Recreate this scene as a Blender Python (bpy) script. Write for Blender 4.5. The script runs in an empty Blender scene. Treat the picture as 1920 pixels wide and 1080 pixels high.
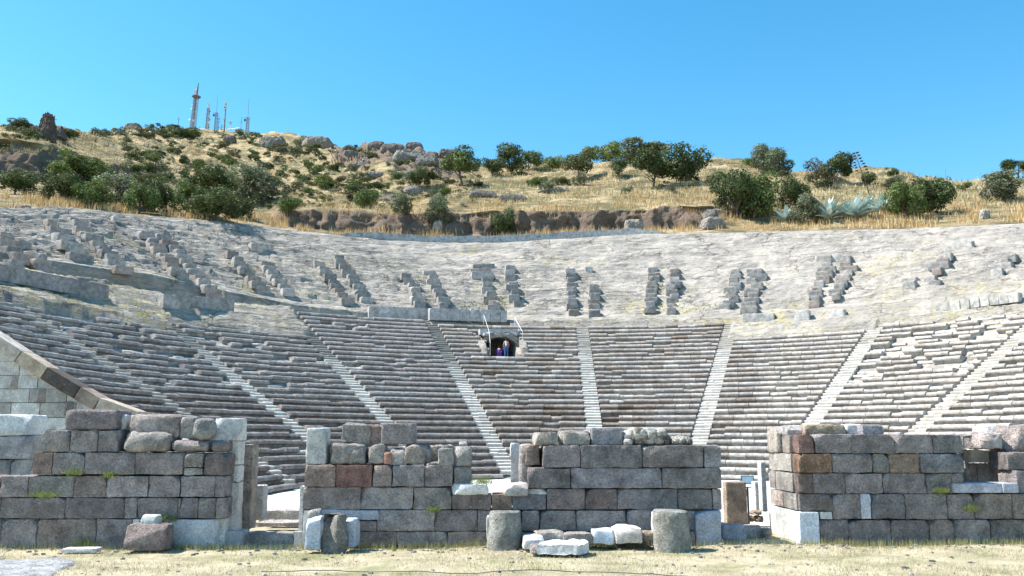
import bpy, math, random
import numpy as np
from mathutils import Vector, Matrix
random.seed(7); rng = np.random.default_rng(7)
S = bpy.context.scene
R = math.radians
# ---------------------------------------------------------------- camera
F = 1652.6; EYE = 2.3; TH = math.atan((823.0-540)/F)
cd = bpy.data.cameras.new('camera'); cam = bpy.data.objects.new('camera', cd)
S.collection.objects.link(cam); S.camera = cam
cd.sensor_width = 36; cd.lens = 36*F/1920; cd.clip_start = .1; cd.clip_end = 5000
cam.location = (0, 0, EYE); cam.rotation_euler = (R(90)+TH, 0, 0)
# ---------------------------------------------------------------- light
SUN_EL = R(54); SUN_AZ = R(-85)         # azimuth measured from +Y, clockwise positive
w = bpy.data.worlds.new('World'); S.world = w; w.use_nodes = True
nt = w.node_tree; bg = nt.nodes['Background']
sky = nt.nodes.new('ShaderNodeTexSky'); sky.sky_type = 'NISHITA'; sky.sun_disc = False
sky.sun_elevation = SUN_EL; sky.sun_rotation = SUN_AZ; sky.altitude = 0
sky.air_density = 1.0; sky.dust_density = 0.3; sky.ozone_density = 1.2
hs = nt.nodes.new('ShaderNodeHueSaturation'); hs.inputs['Saturation'].default_value = 1.38; hs.inputs['Hue'].default_value = .484
nt.links.new(sky.outputs[0], hs.inputs['Color']); nt.links.new(hs.outputs[0], bg.inputs['Color'])
bg.inputs['Strength'].default_value = 0.12
sd = bpy.data.lights.new('sun', 'SUN'); sd.energy = 4.9; sd.angle = R(.53); sd.color = (1, .95, .88)
so = bpy.data.objects.new('sun', sd); S.collection.objects.link(so)
sv = Vector((math.sin(SUN_AZ)*math.cos(SUN_EL), math.cos(SUN_AZ)*math.cos(SUN_EL), math.sin(SUN_EL)))
so.rotation_euler = sv.to_track_quat('Z', 'Y').to_euler(); so.location = sv*200
S.view_settings.view_transform = 'Standard'; S.view_settings.look = 'None'
S.view_settings.exposure = 1.08; S.view_settings.gamma = 1
# ---------------------------------------------------------------- helpers
def P(px, py, Y):
    """point whose picture is photo pixel (px,py), at depth Y"""
    u = (px-960)/F; v = (540-py)/F
    d = Vector((u, math.cos(TH)-v*math.sin(TH), math.sin(TH)+v*math.cos(TH)))
    return d*(Y/d.y)+Vector((0, 0, EYE))
def proj(x, y, z):
    z = z-EYE; yc = y*math.cos(TH)+z*math.sin(TH); zc = -y*math.sin(TH)+z*math.cos(TH)
    return 960+F*x/yc, 540-F*zc/yc
def _h(ix, iy, iz, s):
    n = (ix*374761393 + iy*668265263 + iz*2147483647 + s*144665) & 0xffffffff
    n = ((n ^ (n >> 13))*1274126177) & 0xffffffff
    n = (n ^ (n >> 16)) & 0xffff
    return n/32767.5-1
def vn(x, y, z=None, s=0):
    x = np.asarray(x, float); y = np.asarray(y, float); z = np.zeros_like(x) if z is None else np.asarray(z, float)
    x, y, z = np.broadcast_arrays(x, y, z)
    X = np.floor(x).astype(np.int64); Y = np.floor(y).astype(np.int64); Z = np.floor(z).astype(np.int64)
    fx = x-X; fy = y-Y; fz = z-Z
    fx = fx*fx*(3-2*fx); fy = fy*fy*(3-2*fy); fz = fz*fz*(3-2*fz)
    def L(a, b, t): return a+(b-a)*t
    c = [[[_h(X+i, Y+j, Z+k, s) for k in (0, 1)] for j in (0, 1)] for i in (0, 1)]
    return L(L(L(c[0][0][0], c[1][0][0], fx), L(c[0][1][0], c[1][1][0], fx), fy),
             L(L(c[0][0][1], c[1][0][1], fx), L(c[0][1][1], c[1][1][1], fx), fy), fz)
def fbm(x, y, z=None, o=4, s=0):
    r = 0; a = 1; f = 1; t = 0
    for i in range(o):
        r = r+a*vn(np.asarray(x)*f, np.asarray(y)*f, None if z is None else np.asarray(z)*f, s+i*17); t += a; a *= .5; f *= 2.03
    return r/t
C = S.collection
def mesh_obj(name, V, Fc, mat, parent=None, col=None, smooth=True, loc=None):
    """V (n,3); Fc list of faces or array; col (n,3) per-vertex tint"""
    me = bpy.data.meshes.new(name); V = np.asarray(V, np.float32)
    if isinstance(Fc, np.ndarray):
        nf, k = Fc.shape
        me.vertices.add(len(V)); me.vertices.foreach_set('co', V.ravel())
        me.loops.add(nf*k); me.loops.foreach_set('vertex_index', Fc.astype(np.int32).ravel())
        me.polygons.add(nf); me.polygons.foreach_set('loop_start', np.arange(0, nf*k, k, dtype=np.int32))
        me.update(calc_edges=True)
    else:
        me.from_pydata(V.tolist(), [], Fc)
    me.polygons.foreach_set('use_smooth', np.full(len(me.polygons), smooth))
    ca = me.color_attributes.new('tint', 'FLOAT_COLOR', 'POINT')
    cc = np.ones((len(V), 4), np.float32)
    if col is not None: cc[:, :3] = col
    else: cc[:, :3] = .5
    ca.data.foreach_set('color', cc.ravel())
    me.materials.append(mat); me.update()
    if smooth and len(V) < 6000: me.set_sharp_from_angle(angle=R(30))
    o = bpy.data.objects.new(name, me); C.objects.link(o)
    if parent: o.parent = parent
    if loc is not None: o.location = loc
    return o
class MB:
    def __init__(s): s.V = []; s.F = []; s.c = []; s.n = 0
    def add(s, V, Fc, col=(.5, .5, .5)):
        V = np.asarray(V, float); s.V.append(V); n = s.n
        s.F += [tuple(int(i)+n for i in f) for f in Fc]
        col = np.asarray(col, float); s.c.append(np.broadcast_to(col, (len(V), 3)) if col.ndim == 1 else col); s.n += len(V)
    def build(s, name, mat, parent=None, smooth=True, origin=None):
        V = np.concatenate(s.V)
        if origin is not None: V = V-np.array(origin)
        o = mesh_obj(name, V, s.F, mat, parent, np.concatenate(s.c), smooth)
        if origin is not None: o.location = origin
        return o
def tag(o, label=None, cat=None, group=None, kind=None):
    if label: o['label'] = label
    if cat: o['category'] = cat
    if group: o['group'] = group
    if kind: o['kind'] = kind
    return o
def empty(name, loc, label, cat, group=None):
    o = bpy.data.objects.new(name, None); C.objects.link(o); o.location = loc; o.empty_display_size = .3
    return tag(o, label, cat, group)
def attach(child, parent):      # parent keeps child's world placement
    child.parent = parent; child.location = Vector(child.location)-Vector(parent.location)
_cube = {}
def cube_grid(nx, ny, nz):
    if (nx, ny, nz) in _cube: return _cube[(nx, ny, nz)]
    idx = {}; V = []; Fc = []
    def g(i, j, k):
        if (i, j, k) not in idx: idx[(i, j, k)] = len(V); V.append((i/nx-.5, j/ny-.5, k/nz-.5))
        return idx[(i, j, k)]
    for i in range(nx):
        for j in range(ny):
            Fc.append((g(i, j, 0), g(i, j+1, 0), g(i+1, j+1, 0), g(i+1, j, 0)))
            Fc.append((g(i, j, nz), g(i+1, j, nz), g(i+1, j+1, nz), g(i, j+1, nz)))
    for i in range(nx):
        for k in range(nz):
            Fc.append((g(i, 0, k), g(i+1, 0, k), g(i+1, 0, k+1), g(i, 0, k+1)))
            Fc.append((g(i, ny, k), g(i, ny, k+1), g(i+1, ny, k+1), g(i+1, ny, k)))
    for j in range(ny):
        for k in range(nz):
            Fc.append((g(0, j, k), g(0, j, k+1), g(0, j+1, k+1), g(0, j+1, k)))
            Fc.append((g(nx, j, k), g(nx, j+1, k), g(nx, j+1, k+1), g(nx, j, k+1)))
    _cube[(nx, ny, nz)] = (np.array(V), Fc); return _cube[(nx, ny, nz)]
_seed = [0]
def rbox(c, s, rot=0, rnd=.04, rough=.02, lump=0, seg=.11, tilt=0, taper=0, maxn=22, fac=0):
    """rounded, weathered stone box -> V,F in world coords"""
    _seed[0] += 1; sd_ = _seed[0]
    s = np.array(s, float); n = [int(max(2, min(maxn, round(a/seg)))) for a in s]
    q, Fc = cube_grid(*n)
    p = np.sign(q)*0.5*(1-(1-2*np.abs(q))**1.35)*s      # denser near the edges
    rr = min(rnd, s.min()*.45); inner = np.clip(p, -(s/2-rr), s/2-rr); d = p-inner
    L = np.linalg.norm(d, axis=1, keepdims=True); nrm = np.where(L > 1e-9, d/np.maximum(L, 1e-9), 0)
    p = inner+nrm*np.minimum(L, rr)
    if lump:
        e = p/(s/2); l = np.linalg.norm(e, axis=1, keepdims=True)
        p = p*(1-lump)+(e/np.maximum(l, 1e-6))*(s/2)*lump
    off = sd_*13.7
    lr = np.random.default_rng(sd_)
    if lump > .25 or fac:
        for _ in range(fac or 12):
            nv = lr.normal(size=3); nv[2] = abs(nv[2]); nv /= np.linalg.norm(nv); sup = np.abs(nv*s/2).sum()
            dd = sup*lr.uniform(.66, .93); p = p-np.clip(p@nv-dd, 0, None)[:, None]*nv
    elif rough >= .015:
        for _ in range(3):       # one or two broken corners
            nv = np.sign(lr.normal(size=3))*lr.uniform(.25, 1, 3); nv[2] = abs(nv[2]); nv /= np.linalg.norm(nv); sup = np.abs(nv*s/2).sum()
            dd = sup-lr.uniform(.01, .11)*min(1, s.min()*2); p = p-np.clip(p@nv-dd, 0, None)[:, None]*nv
    k = fbm(p[:, 0]*2.2+off, p[:, 1]*2.2, p[:, 2]*2.2, 2, sd_)[:, None]
    k2 = fbm(p[:, 0]*7+off, p[:, 1]*7, p[:, 2]*7, 2, sd_+5)[:, None]
    # chips : strong inward bites close to edges
    ed = np.sort(np.abs(p)/(s/2), axis=1)[:, 1:2]
    chip = np.clip(k2-.25, 0, 1)*np.clip((ed-.8)/.2, 0, 1)
    p = p+nrm*(rough*(k*.55+k2*.8))-p/np.maximum(np.linalg.norm(p, axis=1, keepdims=True), .1)*chip*rough*3.5
    if taper: p[:, :2] *= (1-taper*(p[:, 2:3]/s[2]+.5))
    ct, st = math.cos(tilt), math.sin(tilt)
    p = np.stack([p[:, 0]*ct+p[:, 2]*st, p[:, 1], -p[:, 0]*st+p[:, 2]*ct], 1)
    cr, sr = math.cos(rot), math.sin(rot)
    p = np.stack([p[:, 0]*cr-p[:, 1]*sr, p[:, 0]*sr+p[:, 1]*cr, p[:, 2]], 1)
    return p+np.array(c), Fc
def tube(pts, rads, n=6, cap=True):
    V = []; Fc = []; pts = [Vector(p) for p in pts]
    for i, p in enumerate(pts):
        a = (pts[min(i+1, len(pts)-1)]-pts[max(i-1, 0)]).normalized()
        u = a.orthogonal().normalized() if i == 0 else (u-a*u.dot(a)).normalized()
        v = a.cross(u); r = rads[i] if hasattr(rads, '__len__') else rads
        for k in range(n):
            t = 2*math.pi*k/n; V.append(tuple(p+u*(r*math.cos(t))+v*(r*math.sin(t))))
    for i in range(len(pts)-1):
        for k in range(n):
            a = i*n+k; b = i*n+(k+1) % n; Fc.append((a, b, b+n, a+n))
    if cap: Fc.append(tuple(range(n-1, -1, -1))); m = (len(pts)-1)*n; Fc.append(tuple(range(m, m+n)))
    return V, Fc
def box(x0, x1, y0, y1, z0, z1):
    V = [(x, y, z) for z in (z0, z1) for y in (y0, y1) for x in (x0, x1)]
    return V, [(0, 2, 3, 1), (4, 5, 7, 6), (0, 1, 5, 4), (2, 6, 7, 3), (0, 4, 6, 2), (1, 3, 7, 5)]
# ---------------------------------------------------------------- materials
def new_mat(name, rough=.9, spec=.2):
    m = bpy.data.materials.new(name); m.use_nodes = True; n = m.node_tree; b = n.nodes['Principled BSDF']
    b.inputs['Roughness'].default_value = rough; b.inputs['Specular IOR Level'].default_value = spec
    return m, n, b
def N(n, t, **k):
    x = n.nodes.new(t)
    for a, b in k.items():
        if a in x.inputs: x.inputs[a].default_value = b
        else: setattr(x, a, b)
    return x
def ramp(n, src, stops):
    r = n.nodes.new('ShaderNodeValToRGB'); e = r.color_ramp.elements
    while len(e) < len(stops): e.new(.5)
    for i, (p, c) in enumerate(stops):
        e[i].position = p; e[i].color = (*c, 1) if len(c) == 3 else c
    n.links.new(src, r.inputs[0]); return r.outputs[0]
def mix(n, a, b, f, mode='MIX'):
    m = n.nodes.new('ShaderNodeMix'); m.data_type = 'RGBA'; m.blend_type = mode
    for s_, v in ((6, a), (7, b), (0, f)):
        if hasattr(v, 'is_output'): n.links.new(v, m.inputs[s_])
        else: m.inputs[s_].default_value = v if s_ == 0 else (*v, 1)
    return m.outputs[2]
def noise(n, scale, detail=4, rough=.55, vec=None, out=0, dist=0):
    t = N(n, 'ShaderNodeTexNoise', Scale=scale, Detail=detail, Roughness=rough, Distortion=dist)
    if vec: n.links.new(vec, t.inputs['Vector'])
    return t.outputs[out]
def pos(n, scale=None):
    g = n.nodes.new('ShaderNodeNewGeometry').outputs['Position']
    if scale is None: return g
    mp = n.nodes.new('ShaderNodeMapping'); mp.inputs['Scale'].default_value = scale; n.links.new(g, mp.inputs['Vector'])
    return mp.outputs[0]
def bump(n, b, hs_, dist=.02, strength=1):
    prev = None
    for h, d in hs_:
        bn = n.nodes.new('ShaderNodeBump'); bn.inputs['Distance'].default_value = d; bn.inputs['Strength'].default_value = strength
        n.links.new(h, bn.inputs['Height'])
        if prev: n.links.new(prev, bn.inputs['Normal'])
        prev = bn.outputs[0]
    n.links.new(prev, b.inputs['Normal'])
def tint(n):
    a = n.nodes.new('ShaderNodeVertexColor'); a.layer_name = 'tint'; return a.outputs[0]
def stone_mat(name, b1=.03, b2=.012, s1=6, s2=30, lo=.62, hi=1.3, stain=.5, pale=.0, roughness=.92):
    m, n, b = new_mat(name, roughness)
    p = pos(n)
    v = ramp(n, noise(n, 3.1, 5, .6, p), [(.3, (lo,)*3), (.7, (hi,)*3)])
    c = mix(n, tint(n), v, 1.0, 'MULTIPLY')
    st = ramp(n, noise(n, 1.3, 6, .65, p, dist=.6), [(.52, (0,)*3), (.66, (1,)*3)])
    dk = mix(n, c, (.42, .40, .38), 1.0, 'MULTIPLY')
    sm = n.nodes.new('ShaderNodeMath'); sm.operation = 'MULTIPLY'; sm.inputs[1].default_value = stain; n.links.new(st, sm.inputs[0])
    c = mix(n, c, dk, sm.outputs[0])
    sp = ramp(n, noise(n, 26, 4, .7, p), [(.30, (.6,)*3), (.5, (1,)*3), (.70, (1.4,)*3)])
    c = mix(n, c, sp, 1.0, 'MULTIPLY')
    if pale:
        pl = ramp(n, noise(n, 9, 5, .7, p), [(.6, (0,)*3), (.7, (pale,)*3)])
        c = mix(n, c, (.62, .60, .55), pl)
    n.links.new(c, b.inputs['Base Color'])
    bump(n, b, [(noise(n, s1, 5, .6, p), b1), (noise(n, s2, 4, .7, p), b2)])
    return m
M = {}
M['wall'] = stone_mat('andesite', .16, .06, 8, 26, lo=.6, hi=1.35, stain=.6, pale=.5)
M['marble'] = stone_mat('marble', .012, .008, 6, 40, lo=.72, hi=1.12, stain=.5, roughness=.8)
M['seat'] = stone_mat('seat_stone', .03, .012, 5, 22, stain=.45, pale=.2)
M['stair'] = stone_mat('stair_stone', .02, .01, 5, 22, lo=.8, hi=1.12, stain=.15)
def simple(name, c, rough=.6, metal=0, spec=.4):
    m, n, b = new_mat(name, rough, spec); b.inputs['Base Color'].default_value = (*c, 1); b.inputs['Metallic'].default_value = metal
    t = ramp(n, noise(n, 14, 4, .6, pos(n)), [(.3, tuple(x*.75 for x in c)), (.7, tuple(min(1, x*1.12) for x in c))])
    n.links.new(t, b.inputs['Base Color']); return m
# rock of the bowl
m, n, b = new_mat('bowl_rock', .95); M['rock'] = m
p = pos(n)
strat = noise(n, .55, 7, .62, pos(n, (.7, .7, 4.5)), dist=.5)
c = ramp(n, strat, [(.3, (.30, .275, .25)), (.42, (.42, .39, .35)), (.52, (.38, .355, .325)), (.6, (.43, .40, .36)), (.75, (.50, .47, .43))])
bl = ramp(n, noise(n, .28, 6, .65, p, dist=.8), [(.40, (1.06, 1.04, 1.0)), (.62, (.72, .715, .72))])
c = mix(n, c, bl, 1.0, 'MULTIPLY')
sp = ramp(n, noise(n, 2.2, 7, .62, pos(n, (1, 1, 2.5))), [(.3, (.82,)*3), (.5, (1,)*3), (.75, (1.08,)*3)])
c = mix(n, c, sp, 1.0, 'MULTIPLY')
vt = N(n, 'ShaderNodeTexVoronoi', Scale=.34); vt.feature = 'DISTANCE_TO_EDGE'
wv = n.nodes.new('ShaderNodeVectorMath'); wv.operation = 'MULTIPLY_ADD'; wv.inputs[1].default_value = (1.6,)*3; n.links.new(noise(n, .9, 5, .6, p, out=1), wv.inputs[0]); n.links.new(pos(n, (.6, .6, 1.5)), wv.inputs[2]); n.links.new(wv.outputs[0], vt.inputs['Vector'])
ck = ramp(n, vt.outputs['Distance'], [(.0, (.35, .33, .31)), (.03, (1, 1, 1))]); cm = ramp(n, noise(n, .25, 3, .5, p), [(.40, (0,)*3), (.55, (.9,)*3)])
c = mix(n, c, mix(n, c, ck, 1.0, 'MULTIPLY'), cm)
gm = mix(n, tint(n), (0, 0, 0), 0.0)          # tint.r = dry grass / moss amount
sepr = n.nodes.new('ShaderNodeSeparateColor'); n.links.new(tint(n), sepr.inputs[0])
gn = ramp(n, noise(n, 1.1, 6, .7, p), [(.45, (0,)*3), (.6, (1,)*3)])
mm = n.nodes.new('ShaderNodeMath'); mm.operation = 'MULTIPLY'; n.links.new(sepr.outputs[0], mm.inputs[0]); n.links.new(gn, mm.inputs[1])
gcol = ramp(n, noise(n, 2.3, 5, .6, p), [(.35, (.20, .19, .07)), (.55, (.42, .36, .17)), (.7, (.55, .47, .26))])
c = mix(n, c, gcol, mm.outputs[0])
n.links.new(c, b.inputs['Base Color'])
bump(n, b, [(strat, .45), (noise(n, 1.1, 5, .6, pos(n, (1, 1, 2.2))), .22), (noise(n, 6, 5, .65, pos(n, (1, 1, 2))), .06)])
# hillside
m, n, b = new_mat('hillside', .97, .1); M['hill'] = m
p = pos(n)
gr = ramp(n, noise(n, .16, 8, .62, pos(n, (.8, .8, 2.5))), [(.30, (.30, .20, .11)), (.42, (.42, .31, .17)), (.55, (.52, .42, .25)), (.7, (.60, .51, .34))])
f2 = ramp(n, noise(n, 1.6, 7, .75, p), [(.3, (.6, .58, .52)), (.55, (1, 1, 1)), (.75, (1.15, 1.15, 1.1))])
gr = mix(n, gr, f2, 1.0, 'MULTIPLY')
scr = ramp(n, noise(n, .30, 7, .7, pos(n, (.6, .6, 2.4))), [(.46, (0,)*3), (.55, (.85,)*3)])
gr = mix(n, gr, (.15, .14, .075), scr)
rk = ramp(n, noise(n, .5, 8, .68, pos(n, (1, 1, 1.8)), dist=.6), [(.3, (.13, .095, .07)), (.5, (.25, .19, .145)), (.62, (.18, .14, .11)), (.75, (.36, .29, .23))])
sepr = n.nodes.new('ShaderNodeSeparateColor'); n.links.new(tint(n), sepr.inputs[0])
ad = n.nodes.new('ShaderNodeMath'); ad.operation = 'ADD'; n.links.new(sepr.outputs[0], ad.inputs[0])
nn = n.nodes.new('ShaderNodeMath'); nn.operation = 'MULTIPLY_ADD'; nn.inputs[1].default_value = .9; nn.inputs[2].default_value = -.45
n.links.new(noise(n, .45, 6, .65, p), nn.inputs[0]); n.links.new(nn.outputs[0], ad.inputs[1])
rf = ramp(n, ad.outputs[0], [(.42, (0,)*3), (.55, (1,)*3)])
c = mix(n, gr, rk, rf); n.links.new(c, b.inputs['Base Color'])
bump(n, b, [(noise(n, .7, 8, .7, p), .8), (noise(n, 4, 6, .7, pos(n, (1, 1, .6))), .25)])
# ground
m, n, b = new_mat('dry_ground', .98, .1); M['ground'] = m
p = pos(n)
c = ramp(n, noise(n, .9, 8, .68, p), [(.3, (.28, .24, .165)), (.45, (.42, .365, .25)), (.58, (.50, .44, .315)), (.72, (.40, .37, .25))])
f2 = ramp(n, noise(n, 22, 6, .75, p), [(.3, (.55, .53, .48)), (.5, (1, 1, 1)), (.7, (1.25, 1.22, 1.15))])
c = mix(n, c, f2, 1.0, 'MULTIPLY')
gv = ramp(n, noise(n, .6, 6, .7, p), [(.48, (0,)*3), (.62, (.6,)*3)]); c = mix(n, c, (.17, .19, .075), gv)
gv = ramp(n, noise(n, 1.7, 6, .7, pos(n, (1, 1.6, 1))), [(.60, (0,)*3), (.66, (.75,)*3)]); c = mix(n, c, (.40, .38, .35), gv)
n.links.new(c, b.inputs['Base Color']); bump(n, b, [(noise(n, 6, 8, .7, p), .05), (noise(n, 40, 5, .7, p), .02)])
def leaf_mat(name, rough=.65, trans=.25):
    m, n, b = new_mat(name, rough, .3); n.links.new(tint(n), b.inputs['Base Color'])
    t = n.nodes.new('ShaderNodeBsdfTranslucent'); n.links.new(tint(n), t.inputs['Color'])
    x = n.nodes.new('ShaderNodeMixShader'); x.inputs[0].default_value = trans
    n.links.new(b.outputs[0], x.inputs[1]); n.links.new(t.outputs[0], x.inputs[2])
    n.links.new(x.outputs[0], n.nodes['Material Output'].inputs[0]); return m
M['leaf'] = leaf_mat('leaves'); M['blade'] = leaf_mat('grass_blades', .8, .3)
M['bark'] = simple('bark', (.12, .09, .07), .95)
M['agave'] = leaf_mat('agave_leaf', .5, .1)
M['steel'] = simple('galvanised_steel', (.45, .46, .47), .45, .5)
M['grey'] = simple('weathered_steel', (.22, .21, .21), .6, .2)
M['white'] = simple('white_paint', (.8, .8, .78), .5)
M['rust'] = simple('red_paint', (.45, .07, .05), .6)
M['greenp'] = simple('green_paint', (.03, .35, .12), .6)
M['black'] = simple('dark_metal', (.03, .03, .035), .5)
M['wire'] = simple('wire', (.05, .05, .05), .6)
# ---------------------------------------------------------------- theatre geometry
CX, CY, R0, T, H, Z0 = 5.259, 42.66, 16.586, .81, .44, EYE-2.261
ST = [-1.319, -.972, -.637, -.32, .034, .376, .703, 1.04, 1.375]            # stair azimuths
YCUT = 30.0
def rk_(k): return R0+k*T
def zk_(k): return Z0+k*H
RD1 = rk_(31); ZD = zk_(30)+.05; RD2 = RD1+1.5; RC = 62.0
crest_px = [(-900, 380), (-300, 385), (0, 392), (100, 388), (180, 394), (240, 401), (330, 408), (450, 418), (560, 432), (640, 440), (720, 448), (800, 453), (900, 453), (1000, 449), (1100, 444), (1200, 438), (1260, 436), (1400, 434), (1500, 432), (1600, 430), (1700, 428), (1800, 424), (1920, 416), (2200, 408), (2800, 400)]
def crest_pt(px):
    py = np.interp(px, [a for a, _ in crest_px], [b_ for _, b_ in crest_px])
    lo, hi = 20., 130.
    # farther crossing of the ray with the crest cylinder
    d = P(px, py, 1.0)-Vector((0, 0, EYE)); a = d.x**2+1; b2 = -2*(d.x*CX+CY); c2 = CX**2+CY**2-RC**2
    Y = (-b2+math.sqrt(max(b2*b2-4*a*c2, 0)))/(2*a)
    q = P(px, py, Y); return q
_cp = [crest_pt(x) for x in range(-700, 2700, 20)]
_cphi = np.array([math.atan2(q.x-CX, q.y-CY) for q in _cp]); _cz = np.array([q.z for q in _cp])
o_ = np.argsort(_cphi); _cphi = _cphi[o_]; _cz = _cz[o_]
HOLE = (-.204, -.135, rk_(21)+.35, rk_(30)+.6)
KT = {0: 23, 1: 23, 2: 24, 3: 30, 4: 29, 5: 29, 6: 25, 7: 26, 8: 24, 9: 24}     # topmost row of each wedge; wedge i is left of stair i
def ktop(phi):
    phi = np.asarray(phi); i = np.searchsorted(np.array(ST), phi)
    return np.array([KT[j] for j in range(10)])[i]
def zrock(phi, r, detail=True):
    phi = np.asarray(phi, float); r = np.asarray(r, float); phi, r = np.broadcast_arrays(phi, r)
    zc = np.interp(phi, _cphi, _cz)
    kt = ktop(phi); zs = Z0+(r-R0)*H/T
    A = phi*50
    if detail:
        st_ = fbm(A*.09+r*.05, r*.95+phi*1.6, None, 4, 3); med = fbm(A*.45, r*.5, None, 4, 9); fine = fbm(A*1.8, r*2.2, None, 3, 21)
        big = fbm(A*.08, r*.12, None, 3, 31)
    else: st_ = med = fine = big = np.zeros_like(r)
    under = r < rk_(kt+1)-.05
    # ledges : remains of cut rows
    led = np.clip(big*1.6+.45, 0, 1); led = np.maximum(led, np.clip((-.35-phi)*3, 0, .95))
    ph = (r-R0)/T+big*1.6+st_*.5+med*.25; step = (np.floor(ph)+np.clip((ph-np.floor(ph))*4-3, 0, 1)-ph+.5)*H
    rough = st_*.60+med*.18+fine*.09+step*led*(1.05+.55*(phi < -.3))+(np.abs(fbm(A*.5+r*.3, r*1.6, None, 3, 55))*-.35 if detail else 0)
    z = np.where(under, zs-.62+fine*.06, zs+.05+rough*.8)
    wh = np.interp(phi, [-1.6, -1.05, -.9, -.6, -.4, -.1, .1, .5, 1.0, 1.4], [1.0, 1.8, 2.0, .9, .7, .5, .45, .35, .3, .3])
    z = np.where((r >= RD1-.1) & (r < RD2), ZD-.05+fine*.05+med*.06, z)
    wob = med*.5
    t_ = np.clip((r-RD2+wob*.5)/.12, 0, 1)
    zw = ZD+wh*t_
    u = np.clip((r-RD2-.2)/(RC-RD2-.2), 0, 1)
    up = zw+(zc-ZD-wh)*(u**1.03)+np.minimum(1, u*8)*np.clip((1-u)*12, 0, 1)*(rough*1.15+big*.5)
    # raw rock face under the crest
    up = np.where(r >= RD2, up, 0)
    z = np.where(r >= RD2, up, z)
    z = np.where(r > RC, zc-.25+fine*.08, z)
    inh = (phi > HOLE[0]) & (phi < HOLE[1]) & (r > HOLE[2]) & (r < HOLE[3])
    z = np.where(inh, zk_(21)-.05, z)
    return z
def bowl_hit(px, py, detail=True, rmin=0):
    Y = np.linspace(33, 108, 3000); d = P(px, py, 1.0)-Vector((0, 0, EYE)); X = d.x*Y; Z = EYE+d.z*Y
    r = np.hypot(X-CX, Y-CY); ph = np.arctan2(X-CX, Y-CY)
    ok = (Z < zrock(ph, r, detail)) & (Y > CY) & (r > rmin)
    i = int(np.argmax(ok)) if ok.any() else len(Y)-1
    return Vector((X[i], Y[i], Z[i])), ph[i], r[i]
# rock bowl mesh
phs = np.concatenate([np.arange(-2.45, -1.62, .015), np.arange(-1.62, 1.5, .0042), np.arange(1.5, 2.45, .015)]); rs = np.concatenate([np.arange(R0+.3, RD1-.3, .27), np.arange(RD1-.3, RD2+.8, .09), np.arange(RD2+.8, RC+.01, .17), [RC+.3, RC+1.2, RC+3]])
PH, RR = np.meshgrid(phs, rs, indexing='ij'); ZZ = zrock(PH, RR)
jit = fbm(PH*50*.9, RR*1.3, None, 3, 77)*.12*(RR > RD2+.5)
V = np.stack([CX+(RR+jit)*np.sin(PH), CY+(RR+jit)*np.cos(PH), ZZ], -1).reshape(-1, 3)
nr = len(rs); ii = np.arange(len(phs)-1)[:, None]*nr+np.arange(nr-1)[None]
Fc = np.stack([ii, ii+1, ii+nr+1, ii+nr], -1).reshape(-1, 4)
fc = V[Fc].mean(1); keep = (fc[:, 1] > YCUT+.4) & ~((np.hypot(fc[:, 0]-CX, fc[:, 1]-CY) < rk_(5)-.1) & (np.abs(np.arctan2(fc[:, 0]-CX, fc[:, 1]-CY)) > 1.61))
Fc = Fc[keep]
gg = np.zeros((len(V), 3)); rf_ = RR.ravel(); pf = PH.ravel()
gb = np.exp(-((rf_-RD2-2.2)/2.2)**2)*np.clip(fbm(pf*12, rf_*.2, None, 3, 5)*1.6+.1, 0, 1)*.6+np.clip(fbm(pf*50*.12, rf_*.3, None, 4, 8)*2-.6, 0, .5)+((rf_ > rk_(24)) & (rf_ < RD1))*(.25+.5*(pf < -.95))
gb = np.maximum(gb, (rf_ > RC-.1)*1.0); gg[:, 0] = np.clip(gb, 0, 1)
o = mesh_obj('rock_bowl', V, Fc, M['rock'], None, gg); o.data.flip_normals(); tag(o, kind='structure')
o['label'] = 'pale weathered bedrock slope of the theatre bowl above the seat rows'
# ---------------------------------------------------------------- seats
PROF = [(.95, -.50), (.90, -.02), (.50, -.015), (.22, .03), (.12, .015), (.045, -.045), (.0, -.12), (.01, -.21), (.10, -.24), (.22, -.30), (.22, -.47)]
def seat_block(mb, r, z, a0, a1, col, hs=1.0, dr=0., dz=0., worn=0.):
    n = max(1, int((a1-a0)*r/.5)); L = (a1-a0)*r; ins = min(.02, L*.1)/r
    cols = [a0+ins*.3]+[a0+ins]+[a0+(a1-a0)*i/n for i in range(1, n)]+[a1-ins]+[a1-ins*.3]
    V = []; m_ = len(cols); K = len(PROF)
    for i, a in enumerate(cols):
        e = .012 if i in (0, m_-1) else 0
        wv = worn*random.uniform(0, 1)
        for j, (u, v) in enumerate(PROF):
            rr = r+u+dr+(e if j >= 3 else 0)+wv*(.10 if 3 <= j <= 8 else 0)+random.uniform(-.008, .008)
            zz = z+v*hs+dz-(e if 1 <= j <= 6 else 0)-wv*(.07 if 1 <= j <= 6 else 0)+random.uniform(-.007, .007)
            V.append((CX+rr*math.sin(a), CY+rr*math.cos(a), zz))
    Fc = []
    for i in range(m_-1):
        for j in range(K-1):
            q = i*K+j; Fc.append((q, q+1, q+K+1, q+K))
    Fc.append(tuple(range(K-1, -1, -1))); q = (m_-1)*K; Fc.append(tuple(range(q, q+K)))
    mb.add(V, Fc, col)
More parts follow.
